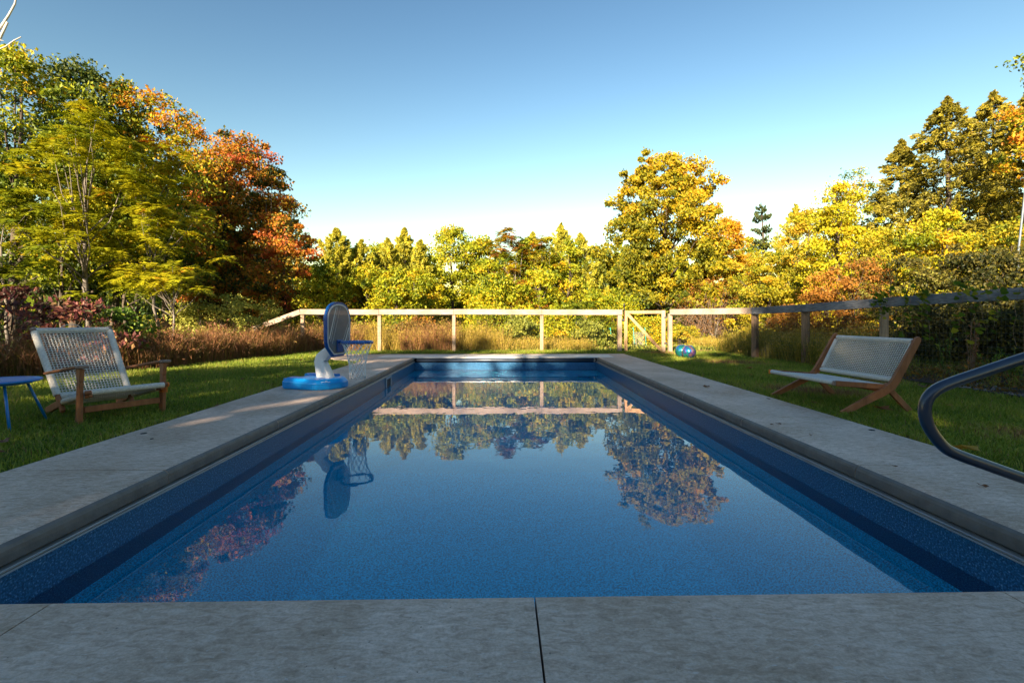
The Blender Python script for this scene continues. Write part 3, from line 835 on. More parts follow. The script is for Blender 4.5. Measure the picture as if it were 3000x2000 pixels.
tag(np_o, 'low pale netting strung between teal stakes behind the gate', 'netting')

# ------------------------------------------------------------------ woven panels
def weave(mb, P00, P10, P11, P01, nu, nv, r, amp, sag=0.0, dbl=False):
    """cords in a quad; P00->P10 is u, P00->P01 is v"""
    P00, P10, P11, P01 = map(Vector, (P00, P10, P11, P01))
    N = (P10 - P00).cross(P01 - P00).normalized()
    def S(u, v):
        p = (P00 * (1 - u) + P10 * u) * (1 - v) + (P01 * (1 - u) + P11 * u) * v
        s = sag * math.sin(math.pi * u) * math.sin(math.pi * v)
        return p + N * s
    for j in range(nv):
        v = (j + 0.5) / nv
        pts = [S(0, v)] + [S((i + 0.5) / nu, v + random.uniform(-.0015, .0015)) + N * (amp if (i + j) % 2 else -amp) for i in range(nu)] + [S(1, v)]
        if dbl:
            for s in (-1, 1):
                mb.tube([p + (P01 - P00).normalized() * (r * 1.02 * s) for p in pts], r, 4, cap=False)
        else: mb.tube(pts, r, 4, cap=False)
    for i in range(nu):
        u = (i + 0.5) / nu
        pts = [S(u, 0)] + [S(u + random.uniform(-.0015, .0015), (j + 0.5) / nv) + N * (-amp if (i + j) % 2 else amp) for j in range(nv)] + [S(u, 1)]
        mb.tube(pts, r, 4, cap=False)
def wrapped(mb, p, q, r, pitch=0.009, n=10, ry=1.0):
    """rope wound closely round a rail"""
    p = Vector(p); q = Vector(q); L = (q - p).length; k = max(2, int(L / pitch))
    pts = []; rr = []
    for i in range(k * 2 + 1):
        pts.append(p.lerp(q, i / (k * 2))); rr.append(r * (1.0 if i % 2 else 0.90) * random.uniform(0.985, 1.015))
    mb.tube(pts, rr, n, flat=ry)

# ------------------------------------------------------------------ lounge armchair
def armchair():
    phi = math.radians(58.0)
    rt = empty('lounge_armchair', (-3.86, 4.98, -0.02), phi, 'low teak armchair with woven pale rope back and seat on the left lawn', 'chair')
    # local x: along the front (towards the viewer's right), y: backwards
    W = 0.35
    def P(u, s, h): return (u, s, h)
    for sg in (-1, 1):
        m = MB()
        u = sg * W
        m.bar(P(u, 0.02, 0.0), P(u, 0.0, 0.40), 0.085, 0.036, up=(1, 0, 0), bev=0.006, w2=0.070)
        m.bar(P(u, 0.0, 0.4005), P(u, -0.004, 0.53), 0.070, 0.036, up=(1, 0, 0), bev=0.006, w2=0.115)
        m.build('front_leg', M['teak'], rt)
        m = MB()
        m.bar(P(u, 0.0, 0.548), P(u * 1.02, 0.86, 0.435), 0.085, 0.026, bev=0.008, w2=0.06)
        ar = m.build('armrest', M['teak'], rt)
        m = MB()
        m.bar(P(u, -0.085, 0.549), P(u, -0.001, 0.548), 0.088, 0.028, bev=0.008); m.build('armrest_tip', M['teak_end'], ar)
        # seat side rail continues to the rear foot
        ui = sg * (W - 0.05)
        m = MB()
        m.bar(P(ui, -0.10, 0.285), P(ui, 0.66, 0.135), 0.034, 0.055, bev=0.006)
        m.bar(P(ui, 0.65, 0.137), P(ui * 1.03, 1.02, 0.02), 0.034, 0.075, bev=0.006)
        m.build('seat_rail', M['teak'], rt)
        m = MB(); wrapped(m, P(ui, 0.0, 0.268), P(ui, 0.56, 0.155), 0.036, 0.012); m.build('rope_wrap', M['rope'], rt)
        # back upright
        m = MB()
        m.bar(P(ui, 0.60, 0.05), P(ui * 1.12, 1.34, 0.885), 0.036, 0.05, bev=0.006); m.build('back_post', M['teak'], rt)
        m = MB(); wrapped(m, P(ui * 1.02, 0.735, 0.205), P(ui * 1.117, 1.315, 0.86), 0.034, 0.010); m.build('rope_wrap', M['rope'], rt)
        m = MB(); m.tube([P(ui * 1.117, 1.318, 0.863), P(ui * 1.12, 1.35, 0.897)], [0.032, 0.030], 10); m.build('post_cap', M['teak_end'], rt)
    m = MB(); m.bar(P(-W + 0.03, 0.005, 0.13), P(W - 0.03, 0.005, 0.13), 0.028, 0.060, bev=0.005); m.build('stretcher', M['teak'], rt)
    m = MB(); m.tube([P(-W + .01, -0.085, 0.30), P(W + 0.02, -0.085, 0.30)], 0.022, 10); m.build('seat_front_rail', M['teak'], rt)
    m = MB(); wrapped(m, P(-W + 0.055, -0.085, 0.30), P(W - 0.03, -0.085, 0.30), 0.031, 0.011); m.build('rope_wrap', M['rope'], rt)
    m = MB(); m.bar(P(-W + 0.05, 0.66, 0.135), P(W - 0.05, 0.66, 0.135), 0.05, 0.03); m.build('seat_rear_rail', M['teak'], rt)
    m = MB(); wrapped(m, P(-W + 0.08, 0.66, 0.135), P(W - 0.08, 0.66, 0.135), 0.034, 0.011); m.build('rope_wrap', M['rope'], rt)
    m = MB(); m.bar(P(-0.33, 1.325, 0.875), P(0.33, 1.325, 0.875), 0.03, 0.03); m.build('back_top_rail', M['teak'], rt)
    m = MB(); wrapped(m, P(-0.325, 1.322, 0.872), P(0.325, 1.322, 0.872), 0.034, 0.012); m.build('rope_wrap', M['rope'], rt)
    m = MB(); wrapped(m, P(-0.29, 0.735, 0.195), P(0.29, 0.735, 0.195), 0.034, 0.012); m.build('rope_wrap', M['rope'], rt)
    m = MB(); weave(m, P(-0.295, 0.75, 0.215), P(0.295, 0.75, 0.215), P(0.325, 1.31, 0.855), P(-0.325, 1.31, 0.855), 21, 27, 0.0050, 0.004, dbl=False)
    m.build('woven_back', M['rope'], rt)
    m = MB(); weave(m, P(-0.29, -0.07, 0.285), P(0.29, -0.07, 0.285), P(0.29, 0.64, 0.145), P(-0.29, 0.64, 0.145), 22, 28, 0.0042, 0.004, sag=-0.03)
    m.build('woven_seat', M['rope'], rt)
    m = MB(); wrapped(m, P(W, -0.085, 0.30), P(W + 0.012, -0.085, 0.30), 0.028, 0.006)
    for k in range(5):
        z = 0.215 + k * 0.011
        m.tube([(W - 0.024, -0.045, z), (W + 0.022, -0.045, z + .003), (W + 0.022, 0.047, z), (W - 0.024, 0.047, z + .002)], 0.004, 5, closed=True)
    m.build('orange_lashing', M['orange_cord'], rt)
    # loose loop of rope on the top rail
    m = MB(); m.tube([(-0.02 + 0.09 * math.cos(a), 1.34, 0.895 + 0.045 * math.sin(a)) for a in np.linspace(0, math.pi, 9)], 0.004, 5); m.build('loose_loop', M['rope'], rt)
    return rt
armchair()

# ------------------------------------------------------------------ blue side table
def side_table():
    c = at(-8, 4.42)
    rt = empty('side_table', (c.x, c.y, -0.02), 0, 'round bright blue metal side table on the left lawn beside the armchair', 'side table')
    m = MB()
    prof = [(0.0, 0.434), (0.26, 0.434), (0.285, 0.439), (0.30, 0.445), (0.306, 0.438), (0.304, 0.427), (0.29, 0.421), (0.0, 0.421)]
    n = 56; vs = []; fs = []
    for k in range(n):
        a = 2 * math.pi * k / n
        for r, z in prof: vs.append((r * math.cos(a), r * math.sin(a), z))
    q = len(prof)
    for k in range(n):
        for i in range(q - 1):
            fs.append((k * q + i, k * q + i + 1, ((k + 1) % n) * q + i + 1, ((k + 1) % n) * q + i))
    m.add(vs, fs, True); m.build('table_top', M['blue_metal'], rt)
    for k in range(4):
        a = math.radians(-32 + 90 * k + (8 if k % 2 else 0))
        top = Vector((0.20 * math.cos(a), 0.20 * math.sin(a), 0.422)); foot = Vector((0.36 * math.cos(a), 0.36 * math.sin(a), 0.0))
        m = MB(); m.tube([top, top.lerp(foot, .5), foot], 0.0115, 10); m.build('leg', M['blue_metal'], rt)
    pts = [(0.235 * math.cos(a), 0.235 * math.sin(a), 0.412) for a in np.linspace(0, 2 * math.pi, 28, endpoint=False)]
    m = MB(); m.tube(pts, 0.009, 6, closed=True); m.build('support_ring', M['blue_metal'], rt)
side_table()

# ------------------------------------------------------------------ loveseat bench
def bench():
    rt = empty('loveseat', (3.60, 5.60, -0.02), math.radians(-86.5), 'low teak loveseat with white woven cord seat and back on the right lawn', 'bench')
    W = 0.585
    def P(u, s, h): return (u, s, h)
    def blade(pts, w, t, u):
        """one plank following a bent centre line in the (s, h) plane"""
        m = MB(); pts = [Vector((0, a, b)) for a, b in pts]
        L = []; R = []
        for i, p in enumerate(pts):
            d = (pts[min(i + 1, len(pts) - 1)] - pts[max(i - 1, 0)]).normalized()
            nrm = Vector((0, -d.z, d.y))
            ww = w if not hasattr(w, '__len__') else w[i]
            L.append((p + nrm * ww / 2)); R.append((p - nrm * ww / 2))
        poly = [(v.y, v.z) for v in L] + [(v.y, v.z) for v in reversed(R)]
        m.prism(poly, (u - t / 2, 0, 0), (0, 1, 0), (0, 0, 1), (t, 0, 0), 0.005, 1)
        return m
    for sg in (-1, 1):
        u = sg * W
        m = blade([(-0.03, 0.0), (0.30, 0.155), (0.47, 0.235), (0.555, 0.29), (0.60, 0.36), (0.74, 0.60), (0.848, 0.785), (0.862, 0.806)], [0.055, 0.07, 0.078, 0.085, 0.082, 0.074, 0.07, 0.035], 0.034, u)
        m.build('side_frame', M['teak'], rt)
        m = MB(); m.bar(P(u * 0.93, 0.50, 0.30), P(u * 0.93, 0.80, 0.0), 0.030, 0.062, up=(0, 1, 1), bev=0.005); m.build('rear_leg', M['teak'], rt)
        m = MB(); m.bar(P(u * 0.945, -0.07, 0.318), P(u * 0.945, 0.57, 0.268), 0.030, 0.058, bev=0.006); m.build('seat_rail', M['teak'], rt)
        m = MB(); m.bar(P(u * 0.945, -0.095, 0.320), P(u * 0.945, -0.071, 0.318), 0.032, 0.052, bev=0.006); m.build('rail_end', M['teak_end'] if sg > 0 else M['orange_cord'], rt)
        m = MB(); m.bar(P(u * 0.955, 0.615, 0.345), P(u * 0.955, 0.836, 0.755), 0.024, 0.034, up=(1, 0, 0)); m.build('back_stile', M['teak'], rt)
        m = MB(); wrapped(m, P(u * 0.925, 0.632, 0.375), P(u * 0.925, 0.822, 0.735), 0.022, 0.011); m.build('rope_wrap', M['rope_white'], rt)
    for (s, h, r) in ((-0.075, 0.322, 0.026), (0.55, 0.272, 0.024)):
        m = MB(); wrapped(m, P(-W * 0.90, s, h), P(W * 0.90, s, h), r, 0.011); m.build('rope_wrap', M['rope_white'], rt)
    for (s, h) in ((0.612, 0.345), (0.838, 0.762)):
        m = MB(); m.bar(P(-W * 0.97, s, h), P(W * 0.97, s, h), 0.03, 0.028); m.build('back_rail', M['teak'], rt)
        m = MB(); wrapped(m, P(-W * 0.915, s, h), P(W * 0.915, s, h), 0.030, 0.011); m.build('rope_wrap', M['rope_white'], rt)
    m = MB(); m.bar(P(-W * .9, 0.44, 0.235), P(W * .9, 0.44, 0.235), 0.05, 0.025); m.build('stretcher', M['teak'], rt)
    m = MB(); weave(m, P(-W * .90, 0.625, 0.37), P(W * .90, 0.625, 0.37), P(W * .90, 0.828, 0.745), P(-W * .90, 0.828, 0.745), 38, 20, 0.0045, 0.004)
    m.build('woven_back', M['rope_white'], rt)
    m = MB(); weave(m, P(-W * .90, -0.05, 0.325), P(W * .90, -0.05, 0.325), P(W * .90, 0.53, 0.278), P(-W * .90, 0.53, 0.278), 44, 24, 0.0058, 0.003, sag=-0.012)
    m.build('woven_seat', M['rope_white'], rt)
bench()

# ------------------------------------------------------------------ poolside basketball hoop
def hoop():
    beta = math.radians(18)
    rt = empty('basketball_hoop', (-2.56, 6.93, 0.0), -beta, 'poolside basketball hoop with blue base, white bent post and net on left deck', 'basketball hoop')
    # local x: towards the pool, y: away from the viewer
    def rounded(pts, r, n=4):
        out = []
        m_ = len(pts)
        for i in range(m_):
            p = Vector(pts[i]); a = Vector(pts[i - 1]); b = Vector(pts[(i + 1) % m_])
            da = (a - p); db = (b - p); rr = min(r, da.length * .45, db.length * .45)
            s = p + da.normalized() * rr; e = p + db.normalized() * rr
            for k in range(n + 1):
                t = k / n
                out.append(tuple((s * (1 - t) ** 2 + p * 2 * t * (1 - t) + e * t * t)[:]))
        return out
    base = rounded([(-0.50, -0.30), (0.10, -0.31), (0.27, -0.20), (0.36, -0.02), (0.33, 0.16), (0.16, 0.29), (-0.42, 0.30), (-0.46, 0.12), (-0.36, 0.10), (-0.36, -0.10), (-0.50, -0.12)], 0.05)
    def lofted(levels, mat, name):
        vs = []; n = len(base); fs = []
        for (sc, z, dx) in levels:
            vs += [(((x + 0.08) * sc - 0.08 + dx) * .94, y * sc, z * 1.12 + (0.035 * max(0, -x - 0.1) * (z > 0.05))) for x, y in base]
        for L in range(len(levels) - 1):
            for i in range(n):
                fs.append((L * n + i, L * n + (i + 1) % n, (L + 1) * n + (i + 1) % n, (L + 1) * n + i))
        fs.append(tuple(range((len(levels) - 1) * n, len(levels) * n)))
        fs.append(tuple(range(n - 1, -1, -1)))
        m = MB(); m.add(vs, fs, False); return m.build(name, mat, rt)
    b_ = lofted([(0.95, 0.0, 0), (0.985, 0.010, 0), (1.0, 0.028, 0), (1.0, 0.075, 0), (0.985, 0.088, 0), (0.90, 0.120, 0), (0.86, 0.128, 0)], M['blue_plastic'], 'base')
    # raised rear wall of the base
    m = MB(); m.prism(rounded([(-0.44, 0.12), (-0.10, 0.16), (0.10, 0.27), (-0.38, 0.285), (-0.45, 0.26)], 0.03), (0, 0, 0.112), (1, 0, 0), (0, 1, 0), (0, 0, 0.055), 0.012); m.build('raised_tank', M['blue_plastic'], rt)
    m = MB(); m.prism(rounded([(-0.47, -0.27), (-0.30, -0.27), (-0.27, -0.14), (-0.45, -0.13)], 0.02), (0, 0, 0.115), (1, 0, 0), (0, 1, 0), (0, 0, 0.03), 0.01); m.build('raised_tank', M['blue_plastic'], rt)
    m = MB()
    m.tube([(0.165, -0.262, 0.108), (0.19, -0.244, 0.113), (0.205, -0.232, 0.108), (0.222, -0.222, 0.114), (0.24, -0.206, 0.109), (0.262, -0.19, 0.114)], 0.0035, 5)
    m.tube([(0.205, -0.222, 0.121), (0.216, -0.216, 0.127), (0.228, -0.206, 0.122)], 0.003, 5)
    m.build('maker_mark', M['net'], b_)
    # post: a rectangular tapering section swept up, back, then forward
    path = [(0.045, 0.118, 0.125, 0.075), (0.03, 0.16, 0.118, 0.07), (-0.02, 0.30, 0.095, 0.062), (-0.045, 0.375, 0.085, 0.058), (-0.03, 0.415, 0.085, 0.055), (0.03, 0.465, 0.080, 0.055), (0.13, 0.54, 0.072, 0.052), (0.205, 0.60, 0.068, 0.05)]
    vs = []; fs = []; prof = []
    nn = 20
    for i, (x, z, w, t) in enumerate(path):
        a = path[min(i + 1, len(path) - 1)]; b = path[max(i - 1, 0)]
        d = Vector((a[0] - b[0], 0, a[1] - b[1])).normalized()
        if i == 0: d = Vector((0, 0, 1))
        nx = Vector((d.z, 0, -d.x))
        for k in range(nn):
            th = 2 * math.pi * k / nn
            c, s = math.cos(th), math.sin(th)
            cx = math.copysign(abs(c) ** 0.45, c) * w; sy = math.copysign(abs(s) ** 0.45, s) * t
            vs.append(Vector((x, 0, z)) + nx * cx + Vector((0, sy, 0)))
    for i in range(len(path) - 1):
        for k in range(nn): fs.append((i * nn + k, i * nn + (k + 1) % nn, (i + 1) * nn + (k + 1) % nn, (i + 1) * nn + k))
    fs.append(tuple(range((len(path) - 1) * nn, len(path) * nn)))
    m = MB(); m.add(vs, fs, True); m.build('post', M['white_plastic'], rt)
    # backboard in the local y-z plane, tilted a touch
    zc = 0.835; H = 0.385; Wd = 0.275; X = 0.215
    def outline(k):
        pts = []
        w = Wd - k; 
        top = H - k
        for a in np.linspace(0, math.pi, 17):
            c_, s_ = math.cos(a), math.sin(a)
            pts.append((w * math.copysign(abs(c_) ** 0.8, c_), top - (0.24) + 0.24 * abs(s_) ** 0.9))
        pts += [(-w * 1.0, -H * 0.45), (-w * 0.90, -H * 0.66 + k * .3), (-w * 0.45, -H + k), (w * 0.45, -H + k), (w * 0.90, -H * 0.66 + k * .3), (w * 1.0, -H * 0.45)]
        return pts
    m = MB(); m.prism(outline(0.0), (X, 0, zc), (0, 1, 0), (0, 0, 1), (0.045, 0, 0), 0.010); bb = m.build('backboard', M['rim_blue'], rt)
    m = MB(); m.prism(outline(0.028), (X + 0.0455, 0, zc), (0, 1, 0), (0, 0, 1), (0.003, 0, 0)); m.build('printed_border', M['board_print'], bb)
    m = MB(); m.prism(outline(0.048), (X + 0.0487, 0, zc), (0, 1, 0), (0, 0, 1), (0.002, 0, 0)); m.build('grey_panel', M['board_grey'], bb)
    m = MB()
    Xf = X + 0.0513
    def stripe(y0, z0, y1, z1, w):
        m.add([(Xf, y0 - w / 2, z0), (Xf, y0 + w / 2, z0), (Xf, y1 + w / 2, z1), (Xf, y1 - w / 2, z1)], [(0, 1, 2, 3)])
    for (y0, z0, y1, z1, w) in ((-0.215, zc - 0.13, -0.065, zc + 0.31, 0.018), (-0.19, zc - 0.17, -0.03, zc + 0.315, 0.006), (-0.15, zc - 0.20, 0.03, zc + 0.315, 0.005),
                               (0.09, zc - 0.16, 0.215, zc + 0.10, 0.006), (0.13, zc - 0.20, 0.22, zc + 0.02, 0.018), (0.17, zc - 0.20, 0.222, zc - 0.06, 0.006)):
        stripe(y0, z0, y1, z1, w)
    m.build('stripe_print', M['board_print'], bb)
    # rim and bracket
    R = 0.205; cx = X + 0.05 + 0.09 + R; rz = 0.655
    m = MB(); m.tube([(cx + R * math.cos(a), R * math.sin(a), rz) for a in np.linspace(0, 2 * math.pi, 40, endpoint=False)], 0.018, 10, closed=True)
    rim = m.build('rim', M['rim_blue'], rt)
    m = MB(); m.box(X + 0.05, X + 0.075, -0.06, 0.06, rz - 0.14, rz + 0.03, 0.006); m.bar((X + 0.07, 0, rz), (cx - R + 0.01, 0, rz), 0.10, 0.03, bev=0.006)
    m.build('rim_bracket', M['rim_blue'], rt)
    for k in range(12):
        m = MB()
        a = 2 * math.pi * k / 12
        m.tube([(cx + (R + 0.02) * math.cos(a), (R + 0.02) * math.sin(a), rz - 0.012), (cx + R * math.cos(a), R * math.sin(a), rz - 0.022), (cx + (R - 0.02) * math.cos(a), (R - 0.02) * math.sin(a), rz), (cx + R * math.cos(a), R * math.sin(a), rz + 0.021)], 0.0035, 4, closed=True)
        m.build('net_loop', M['net'], rim)
    # net: diamond mesh
    prof = [(0.0, 0.200), (0.09, 0.165), (0.18, 0.135), (0.27, 0.117), (0.35, 0.110), (0.42, 0.112), (0.48, 0.108)]
    def rad(d):
        return np.interp(d, [p[0] for p in prof], [p[1] for p in prof])
    m = MB()
    N = 12; LV = 8
    for k in range(N):
        for s in (-1, 1):
            pts = []
            for L in range(LV + 1):
                a = 2 * math.pi * (k + s * L * 0.5) / N + (0.03 * random.uniform(-1, 1) if L else 0)
                d = 0.49 * L / LV
                r = rad(d) * random.uniform(0.97, 1.03)
                pts.append((cx + r * math.cos(a) + 0.01 * L / LV, r * math.sin(a), rz - 0.015 - d + (random.uniform(-.006, .006) if L == LV else 0)))
            m.tube(pts, 0.0038, 5)
    m.build('net', M['net'], rt)
hoop()

# ------------------------------------------------------------------ hand rail
def handrail():
    rt = empty('hand_rail', (3.0, 2.1, 0.0), 0, 'slate blue tubular hand rail looping over the near right pool corner', 'hand rail')
    # outline in the x-z plane at y ~ 2.1
    k = 2.12
    def R(px, py): 
        p = at(px, k); return Vector((p.x, p.y, height(py, k)))
    raw = [R(3500, 1640), R(3420, 1560), R(3300, 1505), R(3000, 1401), R(2880, 1358), R(2811, 1333), R(2770, 1312), R(2737, 1275), R(2716, 1238), R(2709, 1200), R(2718, 1166), R(2745, 1140), R(2790, 1120), R(2860, 1096), R(3000, 1049), R(3200, 985), R(3330, 960), R(3430, 990), R(3480, 1070), R(3500, 1250)]
    # Catmull-Rom
    pts = []
    for i in range(len(raw) - 1):
        p0 = raw[max(i - 1, 0)]; p1 = raw[i]; p2 = raw[i + 1]; p3 = raw[min(i + 2, len(raw) - 1)]
        for t in (0, .25, .5, .75):
            pts.append(0.5 * ((2 * p1) + (p2 - p0) * t + (2 * p0 - 5 * p1 + 4 * p2 - p3) * t * t + (3 * p1 - p0 - 3 * p2 + p3) * t ** 3))
    pts.append(raw[-1])
    last = raw[-1]
    pts += [Vector((last.x, last.y, 0.2)), Vector((last.x, last.y, 0.0))]
    off_ = rt.location
    m = MB(); m.tube([p - off_ for p in pts], 0.0245, 24); m.build('tube', M['rail_grey'], rt)
    for p in (pts[0], pts[-1]):
        q = p - off_
        m = MB(); m.tube([(q.x, q.y, 0.0), (q.x, q.y, 0.02), (q.x, q.y, 0.028)], [0.055, 0.052, 0.03], 20); m.build('base_plate', M['alu'], rt)
    m = MB(); q = pts[0] - off_; m.tube([(q.x, q.y, 0.01), q], 0.0245, 16); m.build('lower_post', M['rail_grey'], rt)
handrail()

# ------------------------------------------------------------------ iridescent balls
def ball_mat(name, seed):
    m, nt, b = new_mat(name)
    L = nt.links
    tc = nt.nodes.new('ShaderNodeTexCoord')
    mp = nt.nodes.new('ShaderNodeMapping'); mp.inputs['Location'].default_value = (seed, seed * .7, 0)
    L.new(tc.outputs['Object'], mp.inputs['Vector'])
    n = nt.nodes.new('ShaderNodeTexNoise'); n.inputs['Scale'].default_value = 3.4; n.inputs['Detail'].default_value = 1.5; n.inputs['Distortion'].default_value = 1.0
    L.new(mp.outputs[0], n.inputs['Vector'])
    r = ramp_node(nt, [(0.28, (0.10, 0.35, 0.15)), (0.38, (0.05, 0.60, 0.50)), (0.47, (0.08, 0.30, 0.70)), (0.53, (0.35, 0.15, 0.60)), (0.60, (0.75, 0.40, 0.30)), (0.70, (0.30, 0.60, 0.25))])
    L.new(n.outputs[0], r.inputs[0]); L.new(r.outputs[0], b.inputs['Base Color'])
    b.inputs['Metallic'].default_value = 0.85; b.inputs['Roughness'].default_value = 0.13
    return m
def ball(px, d, r, lab, seed):
    p = at(px, d)
    bm = bmesh.new(); bmesh.ops.create_uvsphere(bm, u_segments=40, v_segments=24, radius=r)
    m = MB(); m.bm(bm, True)
    rt = empty('play_ball', (p.x, p.y, r - 0.012), 0, lab, 'ball', 'shiny play balls on the lawn')
    m.build('shell', ball_mat('iridescent_vinyl_%d' % seed, seed), rt)
    m = MB(); m.tube([(0, -0.0, -r * 0.0), (0, 0, 0)], 0.001, 4)
    a = Vector((0.55, 0.2, 0.8)).normalized() * r
    m = MB(); m.tube([a * 0.99, a * 1.012], 0.009, 10); m.build('valve', M['white_plastic'], rt)
ball(2018, 11.75, 0.170, 'shiny iridescent ball on the right lawn, the nearer of two', 3)
ball(1998, 12.1, 0.168, 'shiny iridescent ball half hidden behind the nearer one on the lawn', 8)

# ------------------------------------------------------------------ picnic table beyond the fence
def picnic():
    p = at(2141, 35.0); z = gz(p.x, p.y)
    rt = empty('picnic_table', (p.x, p.y, z), 0.12, 'small white picnic table on the sunlit grass beyond the fence', 'picnic table')
    for k in range(5):
        m = MB(); y = -0.32 + k * 0.16
        m.bar((-0.85, y, 0.74), (0.85, y, 0.74), 0.14, 0.04); m.build('table_plank', M['white_wood'], rt)
    for y in (-0.72, 0.72):
        m = MB(); m.bar((-0.85, y, 0.44), (0.85, y, 0.44), 0.24, 0.04); m.build('bench_plank', M['white_wood'], rt)
    for x in (-0.6, 0.6):
        for s in (-1, 1):
            m = MB(); m.bar((x, s * 0.62, 0), (x, s * 0.22, 0.72), 0.05, 0.10, up=(0, 1, 0)); m.build('leg', M['white_wood'], rt)
        m = MB(); m.bar((x, -0.80, 0.40), (x, 0.80, 0.40), 0.05, 0.09); m.build('cross_bar', M['white_wood'], rt)
picnic()

# grey pole at the right edge
p = at(2984, 13.0); z = gz(p.x, p.y)
q = at(3003, 13.0)
m = MB(); m.tube([(p.x, p.y, z - 0.2), (p.x, p.y, height(730, 13)), (q.x, q.y, height(560, 13)), (q.x + .08, q.y, height(380, 13))], [0.028, 0.027, 0.024, 0.022], 10)
tag(m.build('pole', M['grey_pole']), 'slim pale grey pole rising beyond the right fence at the photo edge', 'pole')

# ------------------------------------------------------------------ foliage makers
def frames(n, bias=(0, 0, 0), bw=0.0):
    a = rng.normal(size=(n, 3))
    a += np.array(bias) * bw
    a /= np.linalg.norm(a, axis=1, keepdims=True) + 1e-9
    b = rng.normal(size=(n, 3))
    s = np.cross(a, b); s /= np.linalg.norm(s, axis=1, keepdims=True) + 1e-9
    return a, s
def leaf_quads(C, size, ratio=0.62, bias=(0, 0, -1), bw=0.4, A=None, S=None):
    """diamond leaves: base, side, tip, side"""
    n = len(C)
    if A is None: A, S = frames(n, bias, bw)
    size = np.asarray(size).reshape(-1, 1) * np.ones((n, 1))
    N = np.cross(A, S)
    V = np.empty((n, 4, 3), np.float32)
    V[:, 0] = C - A * size * .5
    V[:, 1] = C + S * size * ratio * .5 + N * size * .10 - A * size * .05
    V[:, 2] = C + A * size * .5
    V[:, 3] = C - S * size * ratio * .5 + N * size * .10 - A * size * .05
    return V.reshape(-1, 3)
def quads_idx(n): return np.arange(n * 4).reshape(-1, 4)

def limbs(mb, base, h, r, clusters, lean=(0, 0), nb=14, rmin=0.012, stems=1, first=0.25):
    base = Vector(base)
    tops = []
    for s in range(stems):
        b0 = base + (Vector((random.uniform(-.25, .25), random.uniform(-.25, .25), 0)) if stems > 1 else Vector((0, 0, 0)))
        a = random.uniform(0, 6.28); sp = 0.12 * h if stems > 1 else 0.03 * h
        pts = []; rr = []
        for k in range(8):
            t = k / 7
            pts.append(b0 + Vector((lean[0] * t * h + sp * t * math.cos(a) + random.uniform(-1, 1) * .012 * h * (k > 0), lean[1] * t * h + sp * t * math.sin(a) + random.uniform(-1, 1) * .012 * h * (k > 0), h * t)))
            rr.append(r * (1 - 0.82 * t) / (stems ** .5))
        pts[0].z -= 0.15; rr[0] *= 1.25
        mb.tube(pts, rr, 8)
        tops.append((pts, rr))
    if len(clusters) == 0: return
    idx = np.linspace(0, len(clusters) - 1, min(nb, len(clusters))).astype(int)
    for i in idx:
        c = Vector(clusters[i])
        pts, rr = random.choice(tops)
        zt = base.z + max(first * h, min(h * 0.92, (c.z - base.z) * 0.62))
        t = (zt - base.z) / h; k = min(6, int(t * 7)); f = t * 7 - k
        s = pts[k].lerp(pts[k + 1], f); r0 = max(rmin, (rr[k] * (1 - f) + rr[k + 1] * f) * 0.55)
        mid = s.lerp(c, .5) + Vector((random.uniform(-.06, .06) * h * .4, random.uniform(-.06, .06) * h * .4, -0.02 * h))
        mb.tube([s, s.lerp(mid, .5) + Vector((0, 0, 0.01 * h)), mid, mid.lerp(c, .55), c], [r0, r0 * .85, r0 * .65, r0 * .42, rmin * .5], 5)

def envelope(kind, t):
    """radius fraction at height fraction t of the crown"""
    if kind == 'round': return np.sqrt(np.clip(1 - (2 * t - 1) ** 2, 0, 1))
    if kind == 'egg': return np.sqrt(np.clip(1 - (1.0 * (t - 0.38) / np.where(t > .38, .62, .38)) ** 2, 0, 1)) ** 0.9
    if kind == 'cone': return (1 - t) ** 0.75 * np.clip(t * 8, 0, 1)
    if kind == 'peak': return (1 - t) ** 0.34 * np.clip(0.6 + t * 1.8, 0, 1)
    if kind == 'dome': return np.sqrt(np.clip(1 - t ** 2.2, 0, 1))
    if kind == 'col': return np.clip(1 - t ** 3, 0, 1) * (0.6 + 0.4 * np.clip(t * 3, 0, 1))
def crown_clusters(base, z0, z1, rx, ry, K, kind='egg', inner=0.45, jit=0.08):
    t = rng.uniform(0, 1, K * 3)
    e = envelope(kind, t)
    keep = rng.uniform(0, 1, K * 3) < e + 0.15
    t = t[keep][:K]; e = e[keep][:K]; K = len(t)
    a = rng.uniform(0, 2 * np.pi, K)
    # lumpy outline
    l1, l2, l3 = rng.uniform(0, 6.28, 3)
    lump = 1 + 0.18 * np.sin(3 * a + 5 * t + l1) + 0.15 * np.sin(5 * a - 9 * t + l2) + 0.07 * np.sin(2 * a + 14 * t + l3)
    lump = np.clip(lump, 0.68, 1.16)
    rr = np.sqrt(rng.uniform(inner ** 2, 1, K)) * e * lump * (1 + np.clip(rng.normal(0, jit, K), -.15, .12))
    C = np.stack([base[0] + rx * rr * np.cos(a), base[1] + ry * rr * np.sin(a), z0 + (z1 - z0) * t], -1)
    return C, t, rr

